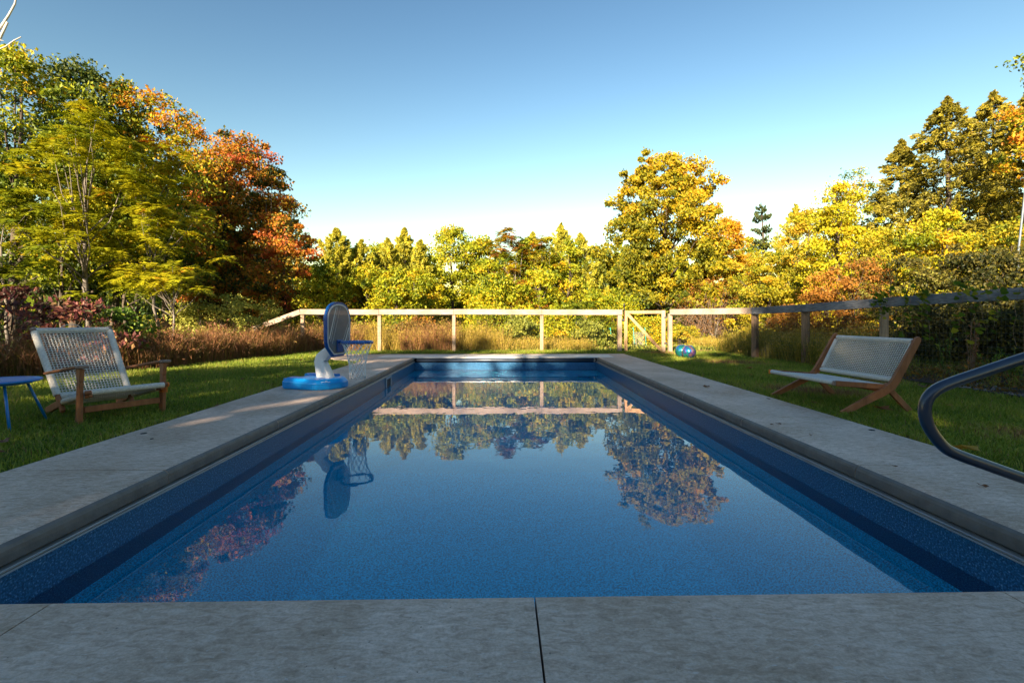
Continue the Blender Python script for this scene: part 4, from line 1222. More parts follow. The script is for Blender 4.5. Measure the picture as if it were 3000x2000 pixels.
def tree(name, label, cat, base, ztop, z0, rx, ry, K, per, leaf, rc, mat, kind='egg', tint=(0.5, 0.2), grad=0.0, xgrad=0.0, bark='bark_dark', trunk_r=0.12, stems=1, flat=0.6, group=None, ratio=0.62, bw=0.5, inner=0.35, nb=10, lean=(0, 0), kindtag=None, ctint=0.16, trunk_top=0.85):
    rt = empty(name, base, 0, label, cat, group)
    b0 = np.array(base)
    if cat == 'tree' and 'shade' not in name: K = int(K * 1.28); per = int(per * 1.0); leaf *= 0.97; rc *= 0.95
    C, t, rr = crown_clusters((0, 0), z0 - base[2], ztop - base[2], rx, ry, K, kind, inner)
    if lean != (0, 0):
        C[:, 0] += lean[0] * C[:, 2]; C[:, 1] += lean[1] * C[:, 2]
    K = len(C)
    # top sprig so the crown reaches its height
    C[0] = (rng.normal(0, rx * .08) + lean[0] * (ztop - base[2]), rng.normal(0, ry * .08), ztop - base[2] - rc * .5)
    n = K * per
    ci = np.repeat(np.arange(K), per)
    rcs = rc * rng.uniform(0.65, 1.35, K)
    if K > 30:                                  # small sprigs standing out of the outline
        sp = rng.choice(np.arange(1, K), K // 4, replace=False)
        C[sp, :2] *= rng.uniform(1.02, 1.16, (len(sp), 1)); rcs[sp] *= 0.5
        C[sp, 2] += rng.uniform(-.1, .55, len(sp)) * (C[sp, 2] > .55 * (ztop - base[2])) * rc
    dirs = rng.normal(size=(n, 3)); dirs /= np.linalg.norm(dirs, axis=1, keepdims=True)
    rad = rng.uniform(0, 1, n) ** 0.45
    off_ = dirs * rad[:, None] * rcs[ci][:, None]
    off_[:, 2] *= flat
    # stray sprays
    stray = rng.uniform(0, 1, n) < 0.06
    off_[stray] *= rng.uniform(1.1, 1.7, (stray.sum(), 1))
    P = C[ci] + off_
    P[:, 2] = np.maximum(P[:, 2], 0.03)
    sz = leaf * rng.uniform(0.6, 1.3, n)
    V = leaf_quads(P, sz, ratio, bw=bw)
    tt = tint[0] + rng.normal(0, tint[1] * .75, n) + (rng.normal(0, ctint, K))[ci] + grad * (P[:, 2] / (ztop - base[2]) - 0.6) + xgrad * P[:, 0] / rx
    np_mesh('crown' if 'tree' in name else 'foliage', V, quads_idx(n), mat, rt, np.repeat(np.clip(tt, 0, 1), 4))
    mb = MB(); limbs(mb, (0, 0, 0), (ztop - base[2]) * trunk_top, trunk_r, C, nb=nb, stems=stems, lean=lean)
    mb.build('trunk' if 'tree' in name else 'stem', M[bark], rt)
    return rt

def sumac(name, label, base, ztop, z0, rx, ry, K, mat, tint=(0.5, .15), bark='bark', trunk_r=0.07, leafL=0.42, group=None, stems=2, per=9, cat='tree'):
    """open tree of big feather leaves that arch outwards from each shoot"""
    rt = empty(name, base, 0, label, cat, group)
    C, t, rr = crown_clusters((0, 0), z0 - base[2], ztop - base[2], rx, ry, K, 'dome', 0.3)
    C[0] = (0, 0, ztop - base[2] - leafL * .3)
    Vs = []; T = []
    K = len(C)
    for i in range(K):
        m_ = per
        a = rng.uniform(0, 2 * np.pi, m_)
        el = rng.uniform(-0.15, 0.75, m_)
        L = leafL * rng.uniform(.7, 1.25, m_)
        ct = rng.normal(0, .14)
        for j in range(m_):
            d = np.array([math.cos(a[j]) * math.cos(el[j]), math.sin(a[j]) * math.cos(el[j]), math.sin(el[j])])
            side = np.array([-math.sin(a[j]), math.cos(a[j]), 0])
            q = 9
            s = np.linspace(0.18, 1, q)
            drop = -0.55 * s ** 2 * L[j]
            cen = C[i] + d * (s * L[j])[:, None] + np.array([0, 0, 1]) * drop[:, None]
            for sg in (-1, 1):
                A = side * sg * 0.88 + d * 0.45 + np.array([0, 0, -0.25]); A = A / np.linalg.norm(A)
                A = np.tile(A, (q, 1)) + rng.normal(0, .12, (q, 3)); A /= np.linalg.norm(A, axis=1, keepdims=True)
                S = np.cross(A, np.array([0, 0, 1.0])); S /= np.linalg.norm(S, axis=1, keepdims=True) + 1e-9
                ll = L[j] * 0.34 * np.sin(np.pi * (0.18 + 0.75 * s))
                Vs.append(leaf_quads(cen + A * ll[:, None] * .5, ll, 0.40, A=A, S=S))
                T.append(np.full(q * 4, tint[0] + ct + rng.normal(0, tint[1] * .6)))
    V = np.concatenate(Vs); T = np.clip(np.concatenate(T) + np.repeat(rng.normal(0, .06, len(V) // 4), 4), 0, 1)
    np_mesh('crown', V, quads_idx(len(V) // 4), mat, rt, T)
    mb = MB(); limbs(mb, (0, 0, 0), (ztop - base[2]) * .8, trunk_r, C, nb=22, stems=stems, rmin=0.008)
    mb.build('trunk', M[bark], rt)
    return rt

def pine(name, label, base, ztop, rmax, mat, whorls=16, per_branch=24, tint=(0.5, .2), needle=0.16, droop=0.0, z0f=0.1, group=None, cat='tree', bark='bark_dark', dens=1.0, power=0.8, open_=0.0, nbf=1.0):
    """whorled conifer; droop > 0 gives hanging sprays"""
    rt = empty(name, base, 0, label, cat, group)
    H = ztop - base[2]
    Cs = []; As = []; T = []; Z = []
    mb = MB()
    tr = [Vector((random.uniform(-1, 1) * .01 * H * (k > 0), random.uniform(-1, 1) * .01 * H * (k > 0), H * k / 7)) for k in range(8)]
    mb.tube(tr, [0.018 * H * (1 - 0.93 * k / 7) + .01 for k in range(8)], 7)
    for w in range(whorls):
        t = z0f + (1 - z0f) * (w + random.uniform(-.3, .3)) / whorls
        t = min(max(t, 0.02), 0.985)
        nbr = max(3, int((5 + 4 * (1 - t)) * nbf))
        Rw = rmax * (1 - t) ** power + 0.05 * rmax
        for b in range(nbr):
            if random.random() < open_: continue
            a = 2 * math.pi * (b + random.uniform(-.35, .35)) / nbr + w * 1.1
            L = Rw * random.uniform(0.62, 1.2); t = min(.985, max(.02, t + random.uniform(-.5, .5) / whorls))
            up = 0.42 - 0.25 * (1 - t) - droop * 0.35
            n = max(6, int(per_branch * dens * (0.35 + L / rmax)))
            s = rng.uniform(0.12, 1, n) ** 0.75
            lat = rng.normal(0, 1, n) * (0.20 if droop == 0 else 0.13) * L * (1.15 - s)
            x = math.cos(a) * s * L - math.sin(a) * lat; y = math.sin(a) * s * L + math.cos(a) * lat
            z = H * t + s * L * up - droop * 0.35 * L * s * s + 0.10 * L * s ** 3 + rng.normal(0, .03 * L, n)
            Cs.append(np.stack([x, y, z - droop * rng.uniform(0, 1, n) ** 1.5 * 0.75 * (1.1 - s)], -1))
            if droop > 0:
                A = np.stack([math.cos(a) * .35 + rng.normal(0, .3, n), math.sin(a) * .35 + rng.normal(0, .3, n), -0.9 * np.ones(n) + rng.normal(0, .35, n)], -1)
            else:
                A = np.stack([math.cos(a) * .7 + rng.normal(0, .45, n), math.sin(a) * .7 + rng.normal(0, .45, n), 0.55 + rng.normal(0, .35, n)], -1)
            As.append(A)
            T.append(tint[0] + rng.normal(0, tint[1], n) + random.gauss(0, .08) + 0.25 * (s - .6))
            if L > 0.25 * rmax:
                p = [Vector((math.cos(a) * s_ * L, math.sin(a) * s_ * L, H * t + s_ * L * up - droop * .35 * L * s_ * s_)) for s_ in (0, .35, .7, .95)]
                mb.tube(p, [0.010 * H * (1 - t) * .5 + .008, .012, .008, .004], 4)
    C = np.concatenate(Cs); A = np.concatenate(As); A /= np.linalg.norm(A, axis=1, keepdims=True)
    T = np.concatenate(T); n = len(C)
    S = np.cross(A, rng.normal(size=(n, 3))); S /= np.linalg.norm(S, axis=1, keepdims=True) + 1e-9
    # each spray: two crossed slender blades
    sz = needle * rng.uniform(.7, 1.3, n)
    V1 = leaf_quads(C, sz, 0.32, A=A, S=S); V2 = leaf_quads(C + A * .02, sz * .9, 0.26, A=A, S=np.cross(A, S))
    V = np.concatenate([V1, V2]); T = np.clip(np.concatenate([T, T]), 0, 1)
    np_mesh('crown', V, quads_idx(2 * n), mat, rt, np.repeat(T, 4))
    mb.build('trunk', M[bark], rt)
    return rt

def soft_pine(name, label, base, ztop, rmax, mat, K, per, tint=(0.5, .2), needle=0.15, group=None, power=.62, up=.8, out=.55, rcs=1.0, tmin=.03):
    """bushy young pine: tufts of fine needles on up-pointing shoots, thin leader"""
    rt = empty(name, base, 0, label, 'tree', group)
    H = ztop - base[2]
    t = rng.uniform(0, 1, K) ** 1.25
    t[:16] = np.linspace(.90, 1.0, 16)
    env = rmax * np.clip(1 - t, 0, 1) ** power * (0.8 + 0.2 * np.sin(t * 46))
    env = np.where(t > .9, rmax * (1 - t) * 1.3 + .03, env)
    a = rng.uniform(0, 2 * np.pi, K); rr = env * np.sqrt(rng.uniform(.15, 1, K)) * rng.uniform(.8, 1.2, K)
    C = np.stack([rr * np.cos(a), rr * np.sin(a), H * (tmin + (1 - tmin) * t) - (0.0 if up > 0 else .25) * rr], -1)
    ci = np.repeat(np.arange(K), per); n = len(ci)
    rc = rcs * (0.10 + 0.30 * (1 - t) ** .5) * rng.uniform(.7, 1.3, K) * H / 8 * np.clip((1 - t) * 7 + .22, 0, 1)
    u = rng.uniform(-.6, 1, n)               # position along the shoot
    sh = np.stack([np.cos(a) * out, np.sin(a) * out, up * np.ones(K)], -1) + rng.normal(0, .25, (K, 3))
    sh /= np.linalg.norm(sh, axis=1, keepdims=True)
    P = C[ci] + sh[ci] * (u * rc[ci] * 1.5)[:, None] + rng.normal(0, .33, (n, 3)) * (rc[ci] * (1.05 - .7 * np.clip(u, 0, 1)))[:, None]
    A = sh[ci] * .8 + rng.normal(0, .55, (n, 3)); A /= np.linalg.norm(A, axis=1, keepdims=True)
    S = np.cross(A, rng.normal(size=(n, 3))); S /= np.linalg.norm(S, axis=1, keepdims=True) + 1e-9
    V = leaf_quads(P, needle * rng.uniform(.7, 1.3, n), .30, A=A, S=S)
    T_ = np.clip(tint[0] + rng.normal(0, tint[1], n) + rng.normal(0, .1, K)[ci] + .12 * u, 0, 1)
    np_mesh('crown', V, quads_idx(n), mat, rt, np.repeat(T_, 4))
    mb = MB(); mb.tube([Vector((0, 0, -.1)), Vector((.01 * H, 0, H * .5)), Vector((0, .01 * H, H * .97))], [.018 * H, .012 * H, .004], 7)
    for k in range(12, min(K, 36)):
        c = Vector(C[k]); mb.tube([Vector((0, 0, c.z * .85)), c], [.02, .006], 4)
    mb.build('trunk', M['bark_dark'], rt)
    return rt

def B(px, d):
    p = at(px, d); return (p.x, p.y, gz(p.x, p.y))

# ------------------------------------------------------------------ trees: left side
LG = 'trees along the left side of the lawn'
def T(px, d, top, z0, halfpx, **k):
    """convenience: crown half width given in photo pixels"""
    b = B(px, d)
    name = k.pop('name', 'broadleaf_tree'); label = k.pop('label'); cat = k.pop('cat', 'tree')
    r = halfpx * d / F
    return tree(name, label, cat, b, height(top, d), b[2] + z0, r, k.pop('depth', r), **k)

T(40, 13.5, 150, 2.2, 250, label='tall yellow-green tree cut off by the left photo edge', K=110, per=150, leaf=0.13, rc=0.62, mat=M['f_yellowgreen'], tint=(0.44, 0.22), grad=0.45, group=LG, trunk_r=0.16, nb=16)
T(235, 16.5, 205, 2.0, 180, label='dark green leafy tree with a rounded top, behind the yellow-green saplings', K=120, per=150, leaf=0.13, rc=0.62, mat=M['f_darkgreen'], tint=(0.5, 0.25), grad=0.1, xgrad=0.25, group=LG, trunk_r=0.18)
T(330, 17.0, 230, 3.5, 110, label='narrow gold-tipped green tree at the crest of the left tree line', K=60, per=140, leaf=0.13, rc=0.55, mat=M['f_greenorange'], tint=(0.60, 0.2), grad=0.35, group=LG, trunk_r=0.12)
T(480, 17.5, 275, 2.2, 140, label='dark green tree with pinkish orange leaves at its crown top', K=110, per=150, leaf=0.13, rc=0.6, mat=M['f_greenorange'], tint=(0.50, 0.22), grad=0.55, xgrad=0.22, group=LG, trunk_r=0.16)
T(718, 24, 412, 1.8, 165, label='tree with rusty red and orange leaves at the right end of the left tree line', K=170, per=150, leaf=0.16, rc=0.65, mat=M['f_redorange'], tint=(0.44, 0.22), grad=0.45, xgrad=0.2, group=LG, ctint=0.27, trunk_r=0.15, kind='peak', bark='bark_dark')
T(610, 21, 500, 1.0, 120, label='rusty tree with orange tips filling the slope left of the dark red crown', K=90, per=130, leaf=0.15, rc=0.6, mat=M['f_redorange'], tint=(0.45, 0.24), grad=0.3, group=LG, ctint=0.27, trunk_r=0.12, kind='dome', bark='bark_dark')
T(795, 22, 505, 0.6, 105, label='brick red and gold tree sloping down right of the tallest red crown', K=90, per=130, leaf=0.15, rc=0.55, mat=M['f_redorange'], tint=(0.50, 0.24), grad=0.2, group=LG, ctint=0.27, trunk_r=0.12, kind='dome', bark='bark_dark')
T(835, 19.5, 640, 0.4, 125, label='low spreading tree with dark red and yellow leaves above the fence corner', K=80, per=140, leaf=0.12, rc=0.5, mat=M['f_redorange'], tint=(0.55, 0.26), group=LG, ctint=0.27, trunk_r=0.1, kind='dome', bark='bark_dark')
T(610, 26.0, 520, 0.2, 190, label='dark green undergrowth tree below the rusty red tree', K=90, per=140, leaf=0.13, rc=0.65, mat=M['f_darkgreen'], tint=(0.42, 0.28), group=LG, kind='dome', bark='bark_dark')
T(120, 23, 500, 0.2, 260, label='shaded dark green tree filling the gap low on the far left', K=90, per=150, leaf=0.14, rc=0.75, mat=M['f_darkgreen'], tint=(0.40, 0.3), group=LG, kind='dome', bark='bark_dark')
T(400, 25, 560, 0.2, 200, label='shaded leafy tree low between the two sumac saplings', K=80, per=140, leaf=0.14, rc=0.7, mat=M['f_darkgreen'], tint=(0.45, 0.3), group=LG, kind='dome', bark='bark_dark')
T(190, 13.0, 400, 2.2, 120, label='bright yellow-green leafy tree among the feathery ones at far left', K=60, per=120, leaf=0.12, rc=0.45, mat=M['f_yellowgreen'], tint=(0.5, 0.2), group=LG, trunk_r=0.07)
T(370, 14.0, 470, 1.8, 115, label='yellow-green leafy tree between the two feathery saplings', K=60, per=120, leaf=0.12, rc=0.45, mat=M['f_yellowgreen'], tint=(0.48, 0.22), group=LG, trunk_r=0.06)
T(640, 22, 440, 1.6, 85, label='narrow orange and gold tree just left of the tallest red crown', K=70, per=130, leaf=0.15, rc=0.5, mat=M['f_redorange'], tint=(0.50, 0.22), grad=0.3, group=LG, ctint=0.27, trunk_r=0.10, bark='bark_dark')
b = B(255, 11.5); sumac('sumac_tree', 'tall slender tree with pale trunk and yellow-green feathery leaves behind the armchair', b, height(310, 11.5), 2.6, 1.45, 1.4, 85, M['f_sumac'], (0.46, .18), trunk_r=0.075, group='sumac trees', stems=1, per=9)
b = B(470, 12.8); sumac('sumac_tree', 'yellow and orange feathery-leaved tree in front of the rusty red tree', b, height(415, 12.8), 1.8, 1.35, 1.3, 85, M['f_sumac'], (0.60, .22), trunk_r=0.06, group='sumac trees', stems=2)
b = B(505, 11.0); sumac('sumac_tree', 'young sumac with a flat bright yellow-green top and thin stem', b, height(765, 11.0), 1.55, 0.85, 0.8, 22, M['f_sumac'], (0.62, .12), trunk_r=0.035, group='sumac trees', stems=1, per=10)
b = B(20, 10.5); sumac('sumac_tree', 'green feathery-leaved tree at the left photo edge above the pink shrub', b, height(560, 10.5), 1.4, 1.5, 1.3, 50, M['f_sumac'], (0.25, .2), trunk_r=0.06, group='sumac trees', stems=2)

# bare white branches at the upper left corner
def dead_tree():
    b = B(-330, 11.0)
    rt = empty('dead_tree', b, 0, 'bare white dead branches reaching in at the top left corner', 'tree')
    o = Vector(b)
    def R(px, py, d=11.0):
        p = at(px, d); return Vector((p.x, p.y, height(py, d))) - o
    m = MB(); m.tube([(0, 0, -.2), R(-300, 600), R(-260, 350), R(-190, 200)], [0.16, 0.12, 0.09, 0.06], 9); m.build('trunk', M['dead'], rt)
    for pts, r in (([R(-190, 200), R(-80, 160), R(0, 84), R(26, 45), R(44, 12), R(52, -40)], [.05, .035, .026, .023, .02, .012]),
                   ([R(-190, 200), R(-60, 190), R(-8, 130), R(10, 92), R(22, 66)], [.045, .035, .03, .026, .024]),
                   ([R(-190, 200), R(-70, 175), R(0, 144), R(18, 136), R(42, 119), R(62, 109)], [.04, .025, .015, .014, .013, .010]),
                   ([R(-1, 118), R(12, 120)], [.010, .004])):
        m = MB(); m.tube(pts, r, 8); m.build('branch', M['dead'], rt)
dead_tree()

# ------------------------------------------------------------------ trees: behind the back fence
MG = 'trees behind the back fence'
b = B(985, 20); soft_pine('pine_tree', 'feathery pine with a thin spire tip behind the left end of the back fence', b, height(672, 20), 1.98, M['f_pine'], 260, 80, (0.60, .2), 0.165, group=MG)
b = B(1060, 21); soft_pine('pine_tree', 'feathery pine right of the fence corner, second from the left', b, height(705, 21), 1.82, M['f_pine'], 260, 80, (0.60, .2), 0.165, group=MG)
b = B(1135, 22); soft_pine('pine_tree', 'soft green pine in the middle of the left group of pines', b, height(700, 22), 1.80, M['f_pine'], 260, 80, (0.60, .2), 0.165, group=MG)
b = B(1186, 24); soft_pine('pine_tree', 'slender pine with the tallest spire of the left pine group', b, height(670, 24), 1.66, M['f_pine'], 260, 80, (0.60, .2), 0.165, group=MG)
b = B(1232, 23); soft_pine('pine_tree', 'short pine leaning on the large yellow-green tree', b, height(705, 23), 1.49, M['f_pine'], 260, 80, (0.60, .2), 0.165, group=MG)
T(1325, 25, 672, 0.2, 118, label='large rounded yellow-green tree behind the third fence post', K=170, per=120, leaf=0.13, rc=0.5, mat=M['f_yellowgreen'], tint=(0.68, 0.16), group=MG, kind='dome', ctint=.10)
T(1220, 22, 800, 0.0, 100, label='low yellow-green bush tree left of the large rounded one', K=90, per=110, leaf=0.12, rc=0.45, mat=M['f_yellowgreen'], tint=(0.72, 0.15), group=MG, kind='dome')
b = B(1490, 25); sumac('sumac_tree', 'gold and green sumac with tufted top behind the middle of the back fence', b, height(668, 25), 0.8, 1.7, 1.3, 95, M['f_sumac_mid'], (0.70, .2), trunk_r=0.07, group='sumac trees', stems=2, per=12, leafL=0.5)
b = B(1580, 26); sumac('sumac_tree', 'sumac with brownish seed tufts left of the big maple', b, height(690, 26), 0.8, 1.5, 1.3, 85, M['f_sumac_mid'], (0.68, .2), trunk_r=0.07, group='sumac trees', stems=2, per=12, leafL=0.5)
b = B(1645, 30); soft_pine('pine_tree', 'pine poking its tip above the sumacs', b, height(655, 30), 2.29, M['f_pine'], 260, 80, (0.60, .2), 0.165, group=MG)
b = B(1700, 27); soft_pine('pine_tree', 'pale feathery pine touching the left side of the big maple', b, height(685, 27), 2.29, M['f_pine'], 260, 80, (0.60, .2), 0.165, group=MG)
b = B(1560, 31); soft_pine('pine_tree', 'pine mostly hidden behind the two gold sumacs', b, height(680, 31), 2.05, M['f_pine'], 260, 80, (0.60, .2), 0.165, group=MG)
for px, top, lab in ((1250, 715, 'yellow-green tree filling the band left of the rounded tree'), (1010, 725, 'yellow-green tree filling the band behind the leftmost pines'), (1120, 735, 'green-gold tree in the band behind the second and third pines'), (1400, 705, 'yellow-green tree in the band between rounded tree and sumacs'),
                     (1620, 700, 'yellow-green tree in the band behind the gold sumacs'), (1740, 730, 'green-gold tree in the band behind the left side of the maple'), (2200, 690, 'green-gold tree in the band right of the maple')):
    T(px, 33, top, 0.0, 90, label=lab, K=80, per=110, leaf=0.17, rc=0.6, mat=M['f_yellowgreen'], tint=(0.58, 0.18), group=MG, kind='dome', bark='bark_dark')
for px, d, top, hw, lab in ((950, 18.5, 770, 70, 'sunny yellow-green bush tree right of the dark red low tree'), (1070, 19.5, 775, 80, 'sunny yellow-green bush tree in front of the second pine'), (1160, 19, 790, 70, 'golden bush tree in front of the slender pine'),
                         (1450, 20, 765, 80, 'golden bush tree in front of the gold sumac'), (1580, 19.5, 790, 80, 'yellow-green bush tree left of the low spreading sumac')):
    T(px, d, top, 0.0, hw, label=lab, K=70, per=95, leaf=0.12, rc=0.42, mat=M['f_yellowgreen'], tint=(0.66, 0.18), group=MG, kind='dome', bark='bark_dark')
for px, top, hw, lab in ((1030, 722, 75, 'soft yellow-green tree between the two leftmost pines'), (1110, 728, 75, 'soft yellow-green tree between second and third pines'), (1195, 715, 75, 'soft yellow-green tree before the tallest pine spire'),
                     (1415, 700, 70, 'soft yellow-green tree just right of the rounded tree'), (1535, 705, 80, 'soft yellow-green tree between the two gold sumacs'), (1665, 700, 85, 'soft yellow-green tree left of the maple crown')):
    T(px, 26, top, 0.0, hw, label=lab, K=75, per=95, leaf=0.15, rc=0.5, mat=M['f_yellowgreen'], tint=(0.60, 0.18), group=MG, kind='dome')
# big maple
T(1950, 30, 462, 0.8, 238, name='maple_tree', label='big rounded golden maple standing behind the garden gate', K=560, per=130, leaf=0.19, rc=0.50, mat=M['f_maple'], bark='bark_dark', tint=(0.50, 0.16), grad=0.35, xgrad=0.15, group=None, kind='peak', trunk_r=0.22, nb=20, inner=0.35, flat=0.75, ctint=.10, trunk_top=.8)
T(2130, 31, 640, 0.5, 75, name='maple_tree', label='smaller orange tree at the right foot of the big maple', K=90, per=120, leaf=0.15, rc=0.5, mat=M['f_orange'], tint=(0.5, 0.2), kind='dome', trunk_r=0.14)
T(1780, 24, 850, 0.0, 110, label='green and yellow low tree in front of the maple left of the gate', K=80, per=120, leaf=0.12, rc=0.45, mat=M['f_yellowgreen'], tint=(0.68, 0.18), group=MG, kind='dome')
b = B(1700, 21); sumac('sumac_tree', 'low spreading sumac just behind the fence left of the gate', b, height(880, 21), 0.3, 1.8, 1.0, 60, M['f_sumac_mid'], (0.45, .15), trunk_r=0.04, group='sumac trees', stems=3, leafL=0.45)
# right half
RG = 'trees beyond the right fence'
b = B(2232, 33); pine('spruce_tree', 'dark green conical spruce in the distance right of the maple', b, height(592, 33), 2.80, M['f_spruce_dark'], 30, 50, (0.5, .2), 0.22, droop=.35, nbf=.8, group='spruce trees')
b = B(2150, 36); pine('spruce_tree', 'tip of a distant thin spruce just right of the maple crown', b, height(650, 36), 1.82, M['f_spruce_dark'], 30, 50, (0.6, .2), 0.22, droop=.35, nbf=.8, group='spruce trees')
b = B(2330, 30); soft_pine('pine_tree', 'soft grey-green pine between the distant spruce and the yellow bushes', b, height(600, 30), 2.78, M['f_pine'], 260, 80, (0.60, .2), 0.165, group=MG)
T(2250, 23, 740, 0.0, 130, label='golden yellow bushy tree behind the right corner of the fence', K=110, per=120, leaf=0.11, rc=0.45, mat=M['f_yellow'], tint=(0.45, 0.2), group=RG, kind='dome')
T(2360, 24, 625, 0.0, 130, label='orange-yellow tree left of the tall lemon yellow one', K=120, per=120, leaf=0.12, rc=0.5, mat=M['f_yellow'], tint=(0.62, 0.2), group=RG, kind='dome')
T(2460, 19, 545, 0.6, 110, label='lemon yellow tree with thin upright shoots below the spruces', K=130, per=120, leaf=0.11, rc=0.42, mat=M['f_yellowgreen'], tint=(0.84, 0.1), group=RG, kind='egg', ctint=.06)
T(2510, 25, 492, 2.0, 75, label='olive feathery tree between the yellow tree and the tall spruces', K=70, per=120, leaf=0.12, rc=0.5, mat=M['f_sumac_mid'], tint=(0.5, 0.2), group=RG, kind='round')
b = B(2640, 22); soft_pine('spruce_tree', 'shorter spruce at the left shoulder of the tall spruces', b, height(410, 22), 3.8, M['f_spruce'], 800, 50, (0.42, .22), 0.17, group='spruce trees', power=.82, up=-.12, out=.95, rcs=.62, tmin=.15)
b = B(2775, 20); soft_pine('spruce_tree', 'tall cone-laden spruce, leftmost of the tall ones on the right', b, height(285, 20), 4.9, M['f_spruce'], 800, 50, (0.38, .22), 0.17, group='spruce trees', power=.82, up=-.12, out=.95, rcs=.62, tmin=.15)
b = B(2912, 21); soft_pine('spruce_tree', 'tall spruce with golden cones at its tip, middle of the right group', b, height(268, 21), 4.6, M['f_spruce'], 800, 50, (0.46, .22), 0.17, group='spruce trees', power=.82, up=-.12, out=.95, rcs=.62, tmin=.15)
b = B(3010, 19); soft_pine('spruce_tree', 'spruce cut off by the right photo edge', b, height(275, 19), 4.4, M['f_spruce'], 800, 50, (0.46, .22), 0.17, group='spruce trees', power=.82, up=-.12, out=.95, rcs=.62, tmin=.15)
b = B(3110, 15.5); tree('broadleaf_tree', 'orange-leaved branch tips entering at the upper right photo edge', 'tree', b, height(120, 15.5), 5.0, 1.45, 1.4, 40, 110, 0.13, 0.5, M['f_greenorange'], tint=(0.75, .2), kind='round', group=RG)
T(2610, 17, 680, 0.0, 110, label='yellow bush in front of the shorter spruce', K=100, per=120, leaf=0.10, rc=0.4, mat=M['f_yellow'], tint=(0.48, 0.2), group=RG, kind='dome')
T(2760, 15.5, 625, 0.2, 120, label='lemon yellow bush in front of the tall spruces', K=110, per=120, leaf=0.10, rc=0.4, mat=M['f_yellowgreen'], tint=(0.84, 0.12), group=RG, kind='dome')
T(2935, 14, 660, 0.3, 110, label='yellow and brown bush low before the rightmost spruce', K=90, per=120, leaf=0.10, rc=0.4, mat=M['f_yellow'], tint=(0.35, 0.25), group=RG, kind='dome')

# far wood closing the horizon
def far_wood():
    n = 28000
    a = rng.uniform(-1.25, 1.25, n); d = rng.uniform(48, 75, n)
    x = np.sin(a) * d; y = np.cos(a) * d
    top = 6.0 + 1.6 * np.sin(a * 9) + 1.1 * np.sin(a * 23 + 1) + 0.8 * np.sin(a * 51 + 2)
    z = rng.uniform(-4.5, 1, n) ** 1 
    z = -4.5 + (top + 4.5) * rng.uniform(0, 1, n) ** 0.8
    V = leaf_quads(np.stack([x, y, z], -1), rng.uniform(.8, 1.7, n), .7)
    tag(np_mesh('distant_wood', V, quads_idx(n), M['f_yellowgreen'], None, np.repeat(np.clip(rng.normal(.5, .2, n), 0, 1), 4)), 'distant mixed wood closing the view behind the garden trees', 'wood', kind='stuff')
far_wood()

# ------------------------------------------------------------------ shrubs
SG = 'shrubs along the lawn'
def shrub(px, d, top, z0, halfpx, label, mat, **k):
    return T(px, d, top, z0, halfpx, name=k.pop('name', 'shrub'), cat='shrub', label=label, mat=mat, kind=k.pop('kind', 'dome'), stems=k.pop('stems', 4), trunk_r=k.pop('trunk_r', .03), nb=k.pop('nb', 16), trunk_top=.7, **k)
dw1 = shrub(40, 9.2, 845, 0.1, 185, 'pink and dark red leaved dogwood shrub at the left edge behind the armchair', M['f_dogwood'], K=46, per=34, leaf=0.12, rc=0.32, tint=(0.42, .25), ratio=.5, flat=.35, bw=.9)
dw2 = shrub(250, 8.9, 885, 0.1, 125, 'dogwood shrub with crimson arching shoots just behind the armchair back', M['f_dogwood'], K=34, per=32, leaf=0.12, rc=0.28, tint=(0.60, .25), ratio=.5, flat=.35, bw=.9)
def dogwood_leaves(root, n, R_, ztop, seed_t):
    """the large leaves at the front of the shrub, each a piece of its own"""
    kinds = []
    for v in range(5):
        m = MB(); L = .062
        m.add([(0, 0, 0), (L * .40, L * .45, .006), (L * .42, L * 1.0, -.004), (0, L * 1.75, -.030), (-L * .42, L * 1.0, -.004), (-L * .40, L * .45, .006), (0, L * .85, -.006)], [(0, 1, 6), (1, 2, 6), (2, 3, 6), (3, 4, 6), (4, 5, 6), (5, 0, 6)])
        o = m.build('leaf', M['f_dogwood'], root)
        a_ = o.data.attributes.new('tint', 'FLOAT', 'POINT'); a_.data.foreach_set('value', [seed_t + .13 * v] * 7)
        kinds.append(o)
    shoots = []
    for k in range(n // 14):
        a = random.uniform(3.6, 6.0); r = R_ * random.uniform(.3, .8); p = Vector((r * math.cos(a), r * math.sin(a), ztop * random.uniform(.45, .85)))
        d = Vector((math.cos(a) * .5 + random.uniform(-.6, .6), math.sin(a) * .3, random.uniform(.1, .5))).normalized()
        pts = [p]
        for q in range(7): d = (d + Vector((0, 0, -.09))).normalized(); pts.append(pts[-1] + d * .075)
        shoots.append(pts)
    idx = 0
    for pts in shoots:
        m = MB(); m.tube(pts, .004, 4, cap=False); m.build('shoot', M['twig'], root)
        for q, p in enumerate(pts[1:]):
            for sd in (-1, 1):
                if idx < 5: o = kinds[idx]
                else: o = kinds[idx % 5].copy(); COL.objects.link(o); o.parent = root
                idx += 1
                d = (pts[q + 1] - pts[q]); yaw = math.atan2(d.y, d.x) - math.pi / 2
                o.location = p; o.rotation_euler = (random.uniform(-.7, .1), sd * random.uniform(.1, .6), yaw + sd * random.uniform(.6, 1.3)); sc = random.uniform(.75, 1.25); o.scale = (sc, sc, sc)
dogwood_leaves(dw1, 140, 1.05, 1.45, .35)
dogwood_leaves(dw2, 112, .75, 1.15, .42)
shrub(375, 9.6, 905, 0.1, 60, 'low green and yellow shrub between dogwood and sapling', M['f_vine'], K=26, per=36, leaf=0.10, rc=0.25, tint=(0.4, .25))
